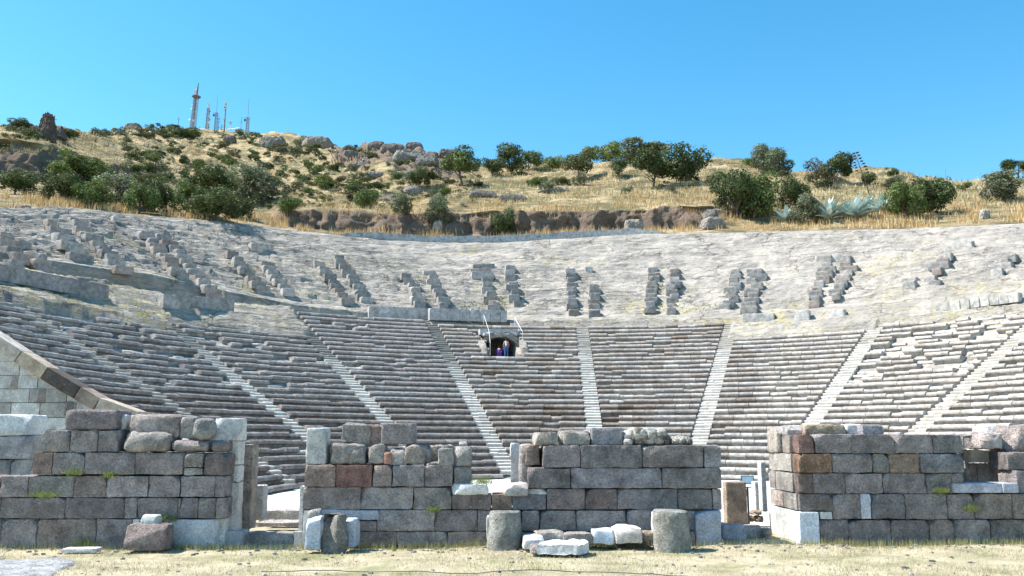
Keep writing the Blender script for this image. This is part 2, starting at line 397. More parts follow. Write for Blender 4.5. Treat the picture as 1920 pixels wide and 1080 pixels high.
def seat_col(k, phi):
    x = random.random(); g = random.uniform(.86, 1.08)
    low = 1-k/30.
    if x < .03+.03*low: c = (.25, .195, .15)
    elif x < .10+.45*low: c = (.345, .295, .25)
    elif x < .60: c = (.40, .355, .31)
    elif x < .64: c = (.38, .31, .265)
    elif x < .72: c = (.50, .46, .41)
    else: c = (.37, .34, .315)
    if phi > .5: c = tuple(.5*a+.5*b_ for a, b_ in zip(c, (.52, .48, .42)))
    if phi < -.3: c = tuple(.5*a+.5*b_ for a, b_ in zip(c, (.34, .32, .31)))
    if k < 12 and phi < .2: c = tuple(a*b_ for a, b_ in zip(c, (.86, .80, .76)))  # lower left seats darkened, standing in for their deeper shade
    m_c = sum(c)/3; c = tuple(.75*a+.25*m_c for a in c)
    return np.array(c)*g*.92
wn = ['seating wedge farthest left, its rows cut off by the sloping coping of the retaining wall', 'second seating wedge from the left, its upper rows jumbled below the weedy rock', 'third seating wedge from the left, its chipped upper rows ending below bare layered rock',
      'tall seating wedge of grey stone rows left of the cave opening', 'seating wedge of stone rows that surrounds the dark cave opening with the visitors', 'neat seating wedge right of the straight central stairway, topped by a pale block',
      'seating wedge right of centre with two brown rows along its top edge', 'bright seating wedge with many broken and pale blocks in its upper rows', 'seating wedge at the right edge of the photo, pale and badly broken']
WN = wn[:5]+wn[5:9]+['sliver of worn seat rows at the far right edge, beyond the last stairway']
edges = [-2.45]+ST+[2.45]
def vis(a, r, z):
    x = CX+r*math.sin(a); y = CY+r*math.cos(a)
    if y < YCUT: return False
    px, py = proj(x, y, z); return -260 < px < 2180
wi = 0
for w_i in range(10):
    a0w, a1w = edges[w_i], edges[w_i+1]
    rows = []
    for k in range(0, KT[w_i]+1):
        r = rk_(k); z = zk_(k); hw = .62/r
        s0 = a0w+(hw if w_i > 0 else 0); s1 = a1w-(hw if w_i < 9 else 0)
        pc = math.acos((YCUT+.06-CY)/r); s0 = max(s0, -pc); s1 = min(s1, pc)
        if k < 5: s0 = max(s0, -1.62); s1 = min(s1, 1.62)
        # rows end at the line of the retaining wall
        mb = MB(); a = s0; cnt = 0
        while a < s1-.3/r:
            L = random.uniform(.7, 1.7) if k > 0 else random.uniform(1.0, 2.0)
            b1 = min(a+L/r, s1)
            if s1-b1 < .45/r: b1 = s1
            mid = (a+b1)/2
            ok = vis(a, r, z) and vis(b1, r, z)
            if k == 0: pass
            dmg = 0
            if w_i in (7, 8, 9): dmg = .03+.20*(k > 14)+.14*(k > 20)
            elif w_i in (0, 1, 2): dmg = .02+.10*(k > 13)+.05*(k > 18)
            else: dmg = .012
            if 22 <= k <= 27:      # the seats stop at the ragged sides of the cave opening
                hl = HOLE[0]-[.014, .004, .010, .002, .012, .020][k-22]; hr = HOLE[1]+[.012, .018, .010, .020, .014, .004][k-22]
                if a < hl < b1: b1 = hl; mid = (a+b1)/2
                elif hl <= a < hr:
                    if cnt: rows.append((k, mb)); mb = MB(); cnt = 0
                    a = hr; b1 = min(a+L/r, s1); mid = (a+b1)/2
            if ok and (k < 3 or random.random() > dmg):
                br = random.random() < .1+dmg*1.5
                seat_block(mb, r, z, a+.003/r, b1-.003/r, seat_col(k, mid), 1.0, random.gauss(0, .008)+(.03 if br else 0), random.gauss(0, .006)-(.05 if br else 0), worn=random.random()**3*.5+(.8 if br else 0)); cnt += 1
            elif ok:
                if cnt and random.random() < .3: rows.append((k, mb)); mb = MB(); cnt = 0
                else:     # broken remnant set back
                    seat_block(mb, r, z, a+.03/r, b1-.03/r, np.array((.50, .47, .42))*random.uniform(.8, 1.1), .9, random.uniform(.15, .35), random.uniform(-.28, -.12), 1.0); cnt += 1
            a = b1
        if cnt: rows.append((k, mb))
    if not rows: continue
    am = (max(a0w, -1.5)+min(a1w, 1.5))/2
    base = (CX+R0*math.sin(am), CY+R0*math.cos(am), Z0)
    t = empty('seating_wedge', base, WN[wi], 'seating', 'stone seating wedges of the theatre'); wi += 1
    for k, mb in rows:
        o = mb.build('seat_row' if k else 'plinth_row', M['seat'], None, False, base); o.parent = t; o.location = (0, 0, 0)
for o in [o for o in C.objects if o.name.startswith(('seat_row', 'plinth_row'))]: o.data.flip_normals()
# stairways
sn = ['short visible foot of the stairway at the far left, half lost among broken seats', 'stairway with bright chipped seat ends, second from the left', 'long stairway with a bright rock patch beside its upper end, left of centre', 'steep narrow stairway just left of the cave opening',
      'straight pale stairway rising at the middle right of the cave', 'bright white stairway leaning right, right of the central one', 'bright stairway that ends below the bare rock on the right side', 'worn stairway lost among broken seats near the right edge', 'stairway foot at the extreme right']
for j, a in enumerate(ST):
    kmax = max(KT[j], KT[j+1]) if j not in (2, 3, 4, 5) else 30
    mb = MB(); ang = a; cnt = 0
    for k in range(1, kmax+1):
        for i in (0, 1):
            r = rk_(k)+i*T/2; z = zk_(k-1)+(i+1)*H/2; hw = .60/r
            if not vis(a, r, z): continue
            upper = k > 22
            c = np.array((.50, .475, .43)) if not upper else np.array((.42, .39, .34))  # upper steps duller : newer infill, and less lit treads painted in
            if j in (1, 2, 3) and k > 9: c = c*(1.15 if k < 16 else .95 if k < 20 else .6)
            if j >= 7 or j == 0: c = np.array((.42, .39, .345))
            spl = [a-hw, a+hw] if random.random() < .5 else [a-hw, a+random.uniform(-.3, .3)*hw, a+hw]
            for q in range(len(spl)-1):
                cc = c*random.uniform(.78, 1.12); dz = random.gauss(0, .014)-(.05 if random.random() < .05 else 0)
                # worn tread, sloped down to its front edge to catch the sun
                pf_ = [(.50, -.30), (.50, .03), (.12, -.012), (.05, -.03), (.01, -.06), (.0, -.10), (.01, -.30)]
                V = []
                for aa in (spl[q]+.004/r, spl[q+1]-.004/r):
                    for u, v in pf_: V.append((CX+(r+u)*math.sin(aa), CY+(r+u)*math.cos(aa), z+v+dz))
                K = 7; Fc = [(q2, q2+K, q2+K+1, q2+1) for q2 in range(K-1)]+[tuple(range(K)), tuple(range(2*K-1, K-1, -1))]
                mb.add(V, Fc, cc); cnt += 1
    if cnt:
        o = mb.build('stairway', M['stair'], None, False, (CX+R0*math.sin(a), CY+R0*math.cos(a), Z0))
        tag(o, sn[j], 'stairs', 'stairways between the seating wedges')
# ---------------------------------------------------------------- hillside terrain
# every column: crest, cliff foot, cliff top, middle, upper, skyline  as (metres behind the crest, photo row)
TC = {-500: [(0, 386), (10, 366), (40, 330), (52, 250), (75, 225), (110, 205)],
 0: [(0, 392), (8, 368), (42, 345), (47, 258), (65, 245), (80, 236)],
 70: [(0, 391), (8, 370), (42, 342), (47, 268), (70, 246), (85, 240)],
 150: [(0, 391), (10, 374), (48, 345), (54, 292), (90, 265), (110, 255)],
 230: [(0, 399), (10, 384), (48, 350), (55, 312), (120, 268), (170, 248)],
 330: [(0, 408), (12, 390), (50, 345), (80, 318), (160, 270), (240, 243)],
 400: [(0, 414), (12, 393), (50, 348), (85, 318), (170, 275), (245, 248)],
 470: [(0, 420), (10, 405), (40, 360), (80, 325), (160, 280), (235, 252)],
 540: [(0, 430), (5, 424), (7, 392), (50, 350), (140, 285), (225, 253)],
 620: [(0, 438), (4, 432), (6, 395), (45, 350), (110, 300), (180, 276)],
 690: [(0, 445), (4, 436), (6, 398), (35, 356), (70, 318), (115, 283)],
 760: [(0, 451), (4, 440), (6, 402), (30, 360), (55, 318), (85, 284)],
 830: [(0, 453), (4, 440), (6, 405), (25, 362), (50, 325), (75, 290)],
 920: [(0, 453), (4, 440), (6, 404), (22, 364), (40, 338), (60, 316)],
 1000: [(0, 449), (4, 437), (6, 402), (22, 363), (40, 338), (62, 316)],
 1100: [(0, 444), (4, 432), (6, 400), (22, 362), (40, 336), (62, 314)],
 1200: [(0, 438), (4, 428), (6, 395), (22, 358), (40, 325), (62, 296)],
 1330: [(0, 435), (4, 425), (6, 385), (20, 358), (40, 325), (60, 302)],
 1400: [(0, 434), (4, 425), (9, 395), (22, 360), (40, 330), (60, 310)],
 1480: [(0, 432), (4, 424), (12, 398), (26, 362), (40, 336), (56, 320)],
 1640: [(0, 429), (4, 422), (12, 400), (26, 365), (38, 340), (50, 323)],
 1800: [(0, 424), (4, 416), (12, 398), (26, 370), (38, 350), (50, 336)],
 1920: [(0, 416), (4, 410), (12, 396), (26, 375), (38, 358), (50, 347)],
 2400: [(0, 404), (4, 400), (12, 392), (26, 380), (38, 370), (50, 362)]}
_tx = sorted(TC)
def tcol(px):
    px = min(max(px, _tx[0]), _tx[-1])
    ds = [np.interp(px, _tx, [TC[x][i][0] for x in _tx]) for i in range(6)]
    ys = [np.interp(px, _tx, [TC[x][i][1] for x in _tx]) for i in range(6)]
    ys[0] = np.interp(px, [a for a, _ in crest_px], [b_ for _, b_ in crest_px])
    Yc = crest_pt(px).y
    Ys = [Yc+.35+d for d in ds]; ys[0] += 1.0
    return np.array(Ys), np.array(ys)
def tz(px, py):
    """terrain point seen at photo pixel"""
    Ys, ys = tcol(px)
    Y = np.interp(-py, -ys, Ys); return P(px, py, float(Y))
pxs = np.arange(-500, 2401, 5.0); tt = np.concatenate([np.linspace(0, 1, 8), np.linspace(1, 2, 14)[1:], np.linspace(2, 3, 26)[1:], np.linspace(3, 4, 34)[1:], np.linspace(4, 5, 34)[1:]])
V = []; G = []; meta = []
for px in pxs:
    Ys, ys = tcol(px)
    cliff = (ys[1]-ys[2])/max(Ys[2]-Ys[1], .5)          # px per metre : steepness
    rockA = np.interp(px, [-500, 0, 230, 300, 480, 560, 1330, 1370, 2400], [0, 0, 0, 0, 0, 1, 1, 0, 0])      # quarry face
    rockB = np.interp(px, [-500, 0, 220, 290, 340], [1, 1, 1, .6, 0])               # left cliff : bare rock, its shade painted in as dark colour
    outc = np.interp(px, [560, 640, 680, 850, 900], [0, .6, .9, .9, 0])            # outcrop by skyline
    row = []
    for t in tt:
        Y = np.interp(t, range(6), Ys); y = np.interp(t, range(6), ys)
        q = P(px, y, float(Y)); row.append(q)
        g = 0
        if 1 <= t <= 2: g = rockA
        if 2 < t <= 3: g = rockB*min(1, (t-2)*6)*min(1, (3.05-t)*6)
        if t > 3.6: g = max(g, outc*min(1, (t-3.6)*3))
        if t < .5: g = max(g, .4)
        G.append((g, 0, 0))
    V += [tuple(q) for q in row]
    # far side of the ridge
    q = row[-1]; dr = Vector((q.x, q.y, 0)).normalized()
    for dd, dz in ((3, -.4), (12, -4), (60, -25)): V.append(tuple(q+dr*dd+Vector((0, 0, dz)))); G.append((0, 0, 0))
V = np.array(V); G = np.array(G); nr = len(tt)+3; npx = len(pxs)
dist = V[:, 1]-60
amp = np.clip(dist/60, .12, 2.2)
nz = fbm(V[:, 0]*.10, V[:, 1]*.10, V[:, 2]*.3, 5, 41)*amp*1.3+fbm(V[:, 0]*.5, V[:, 1]*.5, V[:, 2]*.7, 3, 43)*amp*.4
# terraces on the far hill
ter = np.sin(V[:, 2]*2.0+fbm(V[:, 0]*.03, V[:, 1]*.03, None, 3, 5)*5); nz += ter*np.clip((V[:, 1]-115)/60, 0, 1)*.8
row_i = np.tile(np.arange(nr), npx); nz *= np.clip(row_i/10, .05, 1)
clm = (G[:, 0] > .5)
nzc = fbm(V[:, 0]*.35, V[:, 2]*.35, V[:, 1]*.2, 5, 47)
jag = fbm(V[:, 0]*.6, V[:, 1]*.1, None, 3, 53)
V[:, 2] += nz+np.where((G[:, 0] > .3) & (V[:, 1] < 112) & (row_i > 20), jag*.5, 0)
V[:, 1] += np.where(clm, nzc*1.0+fbm(V[:, 0]*1.1, V[:, 2]*.25, None, 3, 71)*.45+np.abs(vn(V[:, 0]*.25, V[:, 2]*.1, None, 3))*.7, 0)*np.where(V[:, 1] > 100, 2.2, 1)
oc = (V[:, 1] > 125) & (G[:, 0] > .2) & (V[:, 0] > -40)
V[:, 2] += np.where(oc, np.maximum(0, fbm(V[:, 0]*.25, V[:, 1]*.25, None, 4, 61))*2.6, 0)
ii = np.arange(npx-1)[:, None]*nr+np.arange(nr-1)[None]
Fc = np.stack([ii, ii+nr, ii+nr+1, ii+1], -1).reshape(-1, 4)
tag(mesh_obj('hillside', V, Fc, M['hill'], None, G), kind='structure')
TV = V.reshape(npx, nr, 3)
def tpt(px, py):
    """point of the real (displaced) terrain near photo pixel"""
    q = tz(px, py); i = (px+500)/5.0; i0 = int(max(0, min(npx-2, i))); f = i-i0
    Yc = TV[i0, :len(tt), 1]; z0 = np.interp(q.y, np.maximum.accumulate(Yc), TV[i0, :len(tt), 2]); z1 = np.interp(q.y, np.maximum.accumulate(TV[i0+1, :len(tt), 1]), TV[i0+1, :len(tt), 2])
    return Vector((q.x, q.y, min(z0*(1-f)+z1*f, q.z+1.0)))
# ---------------------------------------------------------------- ground
def gz(x, y):
    x = np.asarray(x, float); y = np.asarray(y, float)
    z = np.interp(y, [0, 14, 19.5, 22, 24.5, 27, 400], [-.12, -.06, .0, .02, -.12, -.30, -.30])
    z = z+np.clip((x-2)/10, -1, 1)*.05*np.clip((24-y)/4, 0, 1)
    return z+fbm(x*.5, y*.5, None, 4, 3)*.06*np.clip((26-y)/3, 0, 1)+fbm(x*3, y*3, None, 3, 4)*.018*np.clip((26-y)/3, 0, 1)
gx = np.concatenate([[-900, -300, -120, -60, -35], np.arange(-22, 22.01, .14), [35, 60, 120, 300, 900]])
gy = np.concatenate([[-600, -100, -30, 0, 8], np.arange(11, 25, .14), np.arange(25, 30, .5), [33, 40, 52, 60, 62]])
GX, GY = np.meshgrid(gx, gy, indexing='ij'); GZ = gz(GX, GY); V = np.stack([GX, GY, GZ], -1).reshape(-1, 3)
ny = len(gy); ii = np.arange(len(gx)-1)[:, None]*ny+np.arange(ny-1)[None]
Fc = np.stack([ii, ii+ny, ii+ny+1, ii+1], -1).reshape(-1, 4)
tag(mesh_obj('ground', V, Fc, M['ground']), kind='structure')
# paved orchestra floor
mb = MB(); n_ = 72
m, n, b = new_mat('orchestra_paving', .8); M['floor'] = m
c = ramp(n, noise(n, .7, 6, .6, pos(n)), [(.35, (.46, .48, .44)), (.6, (.60, .60, .56))]); n.links.new(c, b.inputs['Base Color'])
V = [(CX, CY, -.27)]+[(CX+(R0+.3)*math.sin(a*2*math.pi/n_), CY+(R0+.3)*math.cos(a*2*math.pi/n_), -.27) for a in range(n_)]
V = [(x, max(y, 27.2), z) for x, y, z in V]
tag(mesh_obj('orchestra_floor', V, [(0, 1+(a+1) % n_, 1+a) for a in range(n_)], M['floor'], smooth=False), kind='structure')
V, Fc = rbox((-10.4, 36.5, -.26), (7.5, 8.5, .1), .1, .02, .01, seg=.6)
o = mesh_obj('marble_paving', V, Fc, M['marble'], None, np.full((len(V), 3), .56)); tag(o, kind='structure')
# ---------------------------------------------------------------- front walls, block by block (photo pixels)
GREY = (.36, .335, .325); BRN = (.37, .29, .25); DK = (.29, .268, .265); RED = (.25, .15, .13); MAR = (.58, .575, .56); PNK = (.46, .39, .34); LT = (.40, .38, .35)
def pblock(parent, x0, x1, y0, y1, Y=20., depth=.85, col=None, mat='wall', name='stone_block', rnd=.014, rough=.032, lump=0, tilt=0, yaw=0, label=None, gap=.004, seg=.075, dr=None, fac=0):
    if dr is None: dr = random.uniform(-.025, .025)
    Yf = Y+dr; a = P(x0, (y0+y1)/2, Yf).x+gap; b_ = P(x1, (y0+y1)/2, Yf).x-gap
    zt = P((x0+x1)/2, y0, Yf).z-gap*.7; zb = P((x0+x1)/2, y1, Yf).z+gap*.7
    if col is None: col = random.choice([GREY, GREY, GREY, DK, (.35, .30, .27), (.33, .31, .29), GREY])
    col = np.array(col)*random.uniform(.85, 1.15)*(np.array((1.16, 1.11, 1.11)) if mat == 'wall' else 1)*(1.22 if mat == 'wall' and max(col) < .29 else 1.0)
    V, Fc = rbox(((a+b_)/2, Yf+depth/2, (zt+zb)/2), (b_-a, depth, zt-zb), yaw, rnd, rough, lump, seg, tilt, fac=fac)
    org = ((a+b_)/2, Yf+depth/2, zb); mb = MB(); mb.add(V, Fc, col)
    o = mb.build(name, M[mat], None, True, org)
    if parent: attach(o, parent)
    if label: o['label'] = label
    return o
def course(parent, xs, y0, y1, Y=20., cols=None, **k):
    for i in range(len(xs)-1):
        c = (cols or {}).get(i); kk = dict(k)
        if c is MAR: kk['mat'] = 'marble'
        pblock(parent, xs[i], xs[i+1], y0, y1, Y, col=c, **kk)
def core(parent, x0, x1, y0, y1, Y0, dep, col=(.24, .22, .2)):
    o = pblock(parent, x0, x1, y0, y1, Y0, dep, col, name='rubble_core', rnd=.08, rough=.05, seg=.3, dr=0); return o
def wall(name, x, y, Y, label, cat='wall', group='ashlar walls of the stage building'):
    q = P(x, y, Y); return empty(name, (q.x, Y, 0), label, cat, group)
# --- left wall
Wl = wall('stone_wall', 210, 1015, 20, 'long grey stone block wall at the left with stepped courses and a white marble corner block at its foot')
course(Wl, [-190, -90, 0, 67.7, 179.5, 247], 973, 1030)
pblock(Wl, 247, 262, 973, 988, col=MAR, mat='marble'); pblock(Wl, 247, 304, 988, 1030)
pblock(Wl, 304, 404, 974, 1032, col=(.55, .56, .58), mat='marble', dr=-.05, depth=.9, rough=.03); pblock(Wl, 405, 421, 972, 1030, 20.25, .9, MAR, 'marble')
course(Wl, [-190, -100, 0, 122, 233, 257, 333, 338, 371, 404, 421], 933.5, 972.5)
course(Wl, [-190, -80, 0, 52, 138, 200, 278, 338, 403, 421], 892.5, 932.5, cols={3: (.30, .29, .27)})
course(Wl, [59, 98, 158, 253, 344], 848.5, 889.5, cols={0: BRN}); pblock(Wl, 345, 380, 850, 877); pblock(Wl, 345, 380, 878, 891, col=LT); pblock(Wl, 383, 425, 851, 892, col=(.22, .19, .18))
course(Wl, [77, 131, 183, 222], 807, 847)
pblock(Wl, 225, 314, 809, 847.5, lump=.2, rnd=.1, rough=.05, col=LT, dr=-.12, fac=8); pblock(Wl, 306, 322, 812, 830, lump=.6, rnd=.2, col=LT)
pblock(Wl, 316, 392, 825, 848, lump=.25, rnd=.12, rough=.04, col=GREY); pblock(Wl, 393, 421, 826, 848, lump=.2, rnd=.1)
pblock(Wl, 120.5, 219, 767.7, 806, rnd=.07, rough=.03, col=(.29, .26, .26))
pblock(Wl, 219, 236, 778, 806, 20.3, .6, MAR, 'marble')
pblock(Wl, 237, 338, 776, 823, lump=.2, rnd=.1, rough=.04, col=(.40, .36, .33), dr=.15); pblock(Wl, 337, 367, 782, 822, col=LT, dr=.2)
pblock(Wl, 357, 397, 783, 826, lump=.4, rnd=.15, rough=.03, col=(.33, .34, .33), depth=.5, dr=-.1)
core(Wl, -185, 417, 895, 1020, 20.75, .8); core(Wl, 82, 415, 850, 892, 20.75, .7)
# marble pier behind its right end
Wp = wall('marble_pier', 430, 1000, 20.6, 'tall white marble pier of stacked slabs closing the right end of the left wall', 'pier', None)
pblock(Wp, 400, 449, 784, 826, 20.5, .6, MAR, 'marble', 'capstone', rough=.03); pblock(Wp, 424, 447, 827, 872, 20.6, .5, MAR, 'marble', 'slab'); pblock(Wp, 428, 446, 872.5, 903, 20.6, .5, MAR, 'marble', 'slab')
pblock(Wp, 424, 446, 904, 1003, 20.55, .35, (.60, .57, .54), 'marble', 'slab'); pblock(Wp, 414, 452, 996, 1026, 20.35, .7, (.48, .47, .48), 'marble', 'base_block')
o = pblock(None, 447, 472, 833, 993, 21.6, .5, (.40, .35, .30), rough=.03, name='stone_post'); tag(o, 'tall rough brownish stone post beside the white marble pier', 'post')
o = pblock(None, 470, 493, 910, 975, 22.6, .45, (.5, .49, .49), 'marble', 'stone_post'); tag(o, 'short pale stone post behind the tall brown post at the left gap', 'post')
# --- middle left wall
W2 = wall('stone_wall', 720, 1015, 20, 'low grey stone block wall left of centre with rough boulders and a white post standing on it')
course(W2, [570.6, 628.9, 698, 735, 795.7, 849], 872, 913, cols={0: (.27, .215, .185), 1: RED, 2: (.26, .22, .2), 3: (.25, .24, .24)}, rnd=.016)
course(W2, [567, 676, 775, 846.7], 913.5, 955.5)
pblock(W2, 847, 921, 927, 955.8, col=(.20, .17, .155)); pblock(W2, 599, 711, 956, 976, col=(.45, .46, .50), mat='marble', dr=-.03)
pblock(W2, 667, 706, 977, 996, col=(.33, .28, .27)); pblock(W2, 600, 666, 977, 1030); pblock(W2, 567, 599, 956, 1030, 19.98, .8, MAR, 'marble')
course(W2, [706.5, 814.6, 894.8, 977.6], 956.2, 996.2); course(W2, [668, 743.7, 838, 912, 1000], 996.8, 1024)
pblock(W2, 560, 569, 911, 1000, 20.3, .7, MAR, 'marble', seg=.2); pblock(W2, 549, 568, 996, 1030, 20.2, .8, (.5, .48, .45), 'marble')
core(W2, 575, 905, 916, 1012, 20.8, .6)
def loose(x0, x1, y0, y1, label, cat='stone', group=None, Y=20.1, depth=.6, col=LT, mat='wall', name='loose_stone', lump=.12, rnd=.05, rough=.045, **k):
    o = pblock(None, x0, x1, y0, y1, Y, depth, col, mat, name, min(rnd, .03), rough, 0 if lump < .3 else lump*.45, seg=.06, fac=int(4+lump*30) if lump > .03 else 0, **k); tag(o, label, cat, group); return o
RB = 'stones resting on top of the walls'
loose(573.5, 612, 802, 868.5+3, 'white slanted-top marble post standing on the left end of the low middle wall', 'post', None, 20.1, .45, MAR, 'marble', 'marble_post', .0, .04, .02)
loose(599, 611, 831, 870, 'thin dark upright stone wedged beside the white marble post', 'stone', RB, 20.2, .5, BRN, lump=.1)
loose(611, 685.5, 832, 870.5, 'large rough grey boulder block next to the white marble post', 'stone', RB, col=(.36, .34, .31), rough=.06)
loose(689, 723.5, 831, 870.5, 'pale upright rough stone between the big rough block and the small red one', 'stone', RB, lump=.35)
loose(718, 735, 846, 872, 'small reddish rounded stone among the rubble on the low middle wall', 'stone', RB, Y=20.0, depth=.35, col=(.42, .25, .19), lump=.5)
loose(729, 763, 841, 872.5, 'pale triangular stone chunk in the middle of the rubble row', 'stone', RB, col=(.50, .46, .42), depth=.5, taper=0) if False else loose(729, 763, 841, 872.5, 'pale triangular stone chunk in the middle of the rubble row', 'stone', RB, col=(.50, .46, .42), depth=.5)
loose(757, 799, 834, 872, 'leaning rounded brown-grey stone right of the pale triangular chunk', 'stone', RB, col=(.36, .32, .28), tilt=.15)
loose(790, 808, 841, 868, 'narrow pale stone stuck between two larger ones on the low middle wall', 'stone', RB, Y=20.3, depth=.4)
loose(800, 826, 834, 866, 'brownish cracked stone set back in the rubble row', 'stone', RB, Y=20.35, col=(.34, .29, .25), depth=.5, tilt=-.1)
loose(822, 849, 841, 873, 'light squat stone with a flat top near the right end of the rubble row', 'stone', RB, Y=20.0, col=(.48, .46, .43), depth=.45)
loose(811, 851, 834, 860, 'wide grey stone at the back of the rubble row', 'stone', RB, Y=20.6, col=(.33, .31, .28), depth=.5)
loose(852, 882.5, 836, 874, 'upright rough pale block at the right end of the rubble row', 'stone', RB, col=(.38, .37, .35), lump=.12)
loose(850, 882, 874, 909, 'dark rounded block under the upright one at the right end of the low middle wall', 'stone', RB, col=(.28, .27, .26), lump=.15)
loose(858.6, 878, 827, 837, 'small white stone perched on the upright block', 'stone', RB, Y=20.2, depth=.3, col=MAR, lump=.6)
loose(640, 693, 793.5, 832, 'grey wedge-shaped block leaning on the rubble, topmost at left', 'stone', RB, Y=20.3, col=(.35, .33, .30), lump=.15, tilt=.12, rough=.05)
loose(672, 716, 796, 828, 'brown stone squeezed between the two topmost blocks', 'stone', RB, Y=20.45, col=(.33, .27, .23))
loose(714, 776, 793.5, 832.5, 'squared dark grey block on top of the low middle wall', 'stone', RB, Y=20.2, depth=.7, col=(.27, .25, .25), lump=.03, rnd=.05, rough=.02)
loose(847, 915, 908, 927, 'white marble slab lying in the notch of the low middle wall', 'slab', None, Y=19.95, depth=.6, col=MAR, mat='marble', name='marble_slab', lump=.05, rnd=.05)
# --- middle right wall
W3 = wall('stone_wall', 1170, 1010, 20, 'tall smooth-faced grey stone block wall at the centre with a grey block and rubble mass on top')
course(W3, [1017.5, 1088.7, 1204, 1319.7, 1353], 835, 877, cols={0: DK, 1: (.22, .215, .21), 2: (.24, .22, .21), 3: (.25, .25, .25)}, rnd=.018)
pblock(W3, 985.5, 1012, 834, 872, 20.25, .7, (.33, .27, .23), lump=.1); pblock(W3, 973, 1000, 832, 912, 20.6, .6, (.48, .44, .41), rnd=.06)
course(W3, [990, 1070.4, 1241.3, 1353], 877.5, 916, cols={0: (.25, .235, .23), 1: (.27, .265, .28), 2: (.24, .23, .225)}, rnd=.016)
course(W3, [1025, 1097, 1157, 1271, 1336, 1353], 917, 956, cols={0: (.22, .19, .175), 1: (.21, .175, .16), 2: (.26, .25, .25), 3: (.18, .17, .165)}, rnd=.016)
pblock(W3, 921.5, 960, 927, 956, col=(.26, .19, .155)); pblock(W3, 960.5, 1024.5, 927, 956, col=(.20, .195, .20))
course(W3, [978.5, 1012.5, 1080.5, 1176.5, 1234, 1304], 957, 996, cols={1: (.31, .29, .27), 2: (.30, .285, .275)})
course(W3, [1000, 1100, 1200, 1304], 996.5, 1024, depth=.9)
pblock(W3, 1304.5, 1353.5, 957, 1030, 19.93, .9, (.42, .44, .50), 'marble', rnd=.016)
core(W3, 1000, 1345, 838, 1010, 20.8, .9)
o = pblock(None, 957, 975, 830, 935, 21.3, .5, MAR, 'marble', 'marble_post', seg=.2); tag(o, 'narrow white marble post behind the left end of the central wall', 'post')
loose(1000, 1047, 808, 835, 'rounded pale weathered stone at the left on top of the central wall', 'stone', RB, col=(.46, .44, .38), lump=.2)
loose(1047, 1060, 808, 834, 'bright pale stone between the two rounded ones on the central wall', 'stone', RB, Y=20.4, col=(.56, .53, .48), lump=.1)
loose(1057, 1107, 808, 835, 'dark pitted stone beside the smooth grey block on the central wall', 'stone', RB, col=(.32, .31, .28), lump=.2)
loose(1108, 1168, 801.5, 835, 'smooth plain grey block standing on the central wall', 'stone', RB, Y=20.15, depth=.6, col=(.33, .33, .35), lump=0, rnd=.04, rough=.01)
loose(1093, 1115, 806, 834, 'white sloping stone behind the dark pitted one', 'stone', RB, Y=20.5, col=(.62, .6, .57), lump=.2)
def rubble(name, x0, x1, y0, y1, Y, depth, label, nst, size=.16, col=(.60, .57, .52)):
    a = P(x0, y1, Y); b_ = P(x1, y0, Y); t = empty(name, ((a.x+b_.x)/2, Y+depth/2, a.z), label, 'rubble')
    V, Fc = rbox(((a.x+b_.x)/2, Y+depth/2+.05, (a.z+b_.z)/2-.03), (b_.x-a.x, depth, b_.z-a.z), 0, .2, .07, .35, .08, maxn=30)
    mb = MB(); mb.add(V, Fc, col); o = mb.build('mortar_mass', M['wall'], None, True, t.location); o.parent = t; o.location = (0, 0, 0)
    for i in range(nst):
        s = size*random.uniform(.6, 1.4); x = random.uniform(a.x+.15, b_.x-.1); u = (x-a.x)/(b_.x-a.x); h = (b_.z-a.z)*(1-abs(2*u-1)**3*.6)
        z = a.z+random.uniform(.05, max(.06, h-.1)); V, Fc = rbox((x, Y+random.uniform(.0, .12), z), (s*1.3, s, s), random.uniform(-.5, .5), .08, .02, .6, .07)
        mb = MB(); mb.add(V, Fc, np.array(random.choice([(.5, .48, .44), (.3, .27, .24), (.62, .6, .56), (.25, .23, .22)])))
        o = mb.build('rubble_stone', M['wall'], None, True, t.location); o.parent = t; o.location = (0, 0, 0)
    return t
rubble('rubble_mass', 1164, 1262, 799, 835, 20.1, .7, 'long mass of mortared white rubble on top of the central wall', 34)
rubble('rubble_mass', 1256, 1302, 815, 835, 20.1, .6, 'low heap of small mortared stones at the right end of the central wall top', 12, .11, (.48, .44, .40))
loose(945, 990, 906, 930, 'white cracked stone lump lying in the step of the central wall', 'stone', None, Y=19.95, depth=.7, col=(.62, .58, .54), mat='marble', lump=.2, rough=.05)
loose(983, 1027, 915, 928, 'thin white stone slab in the step of the central wall', 'slab', None, Y=20, depth=.5, col=(.62, .6, .57), mat='marble', name='marble_slab', lump=.15)
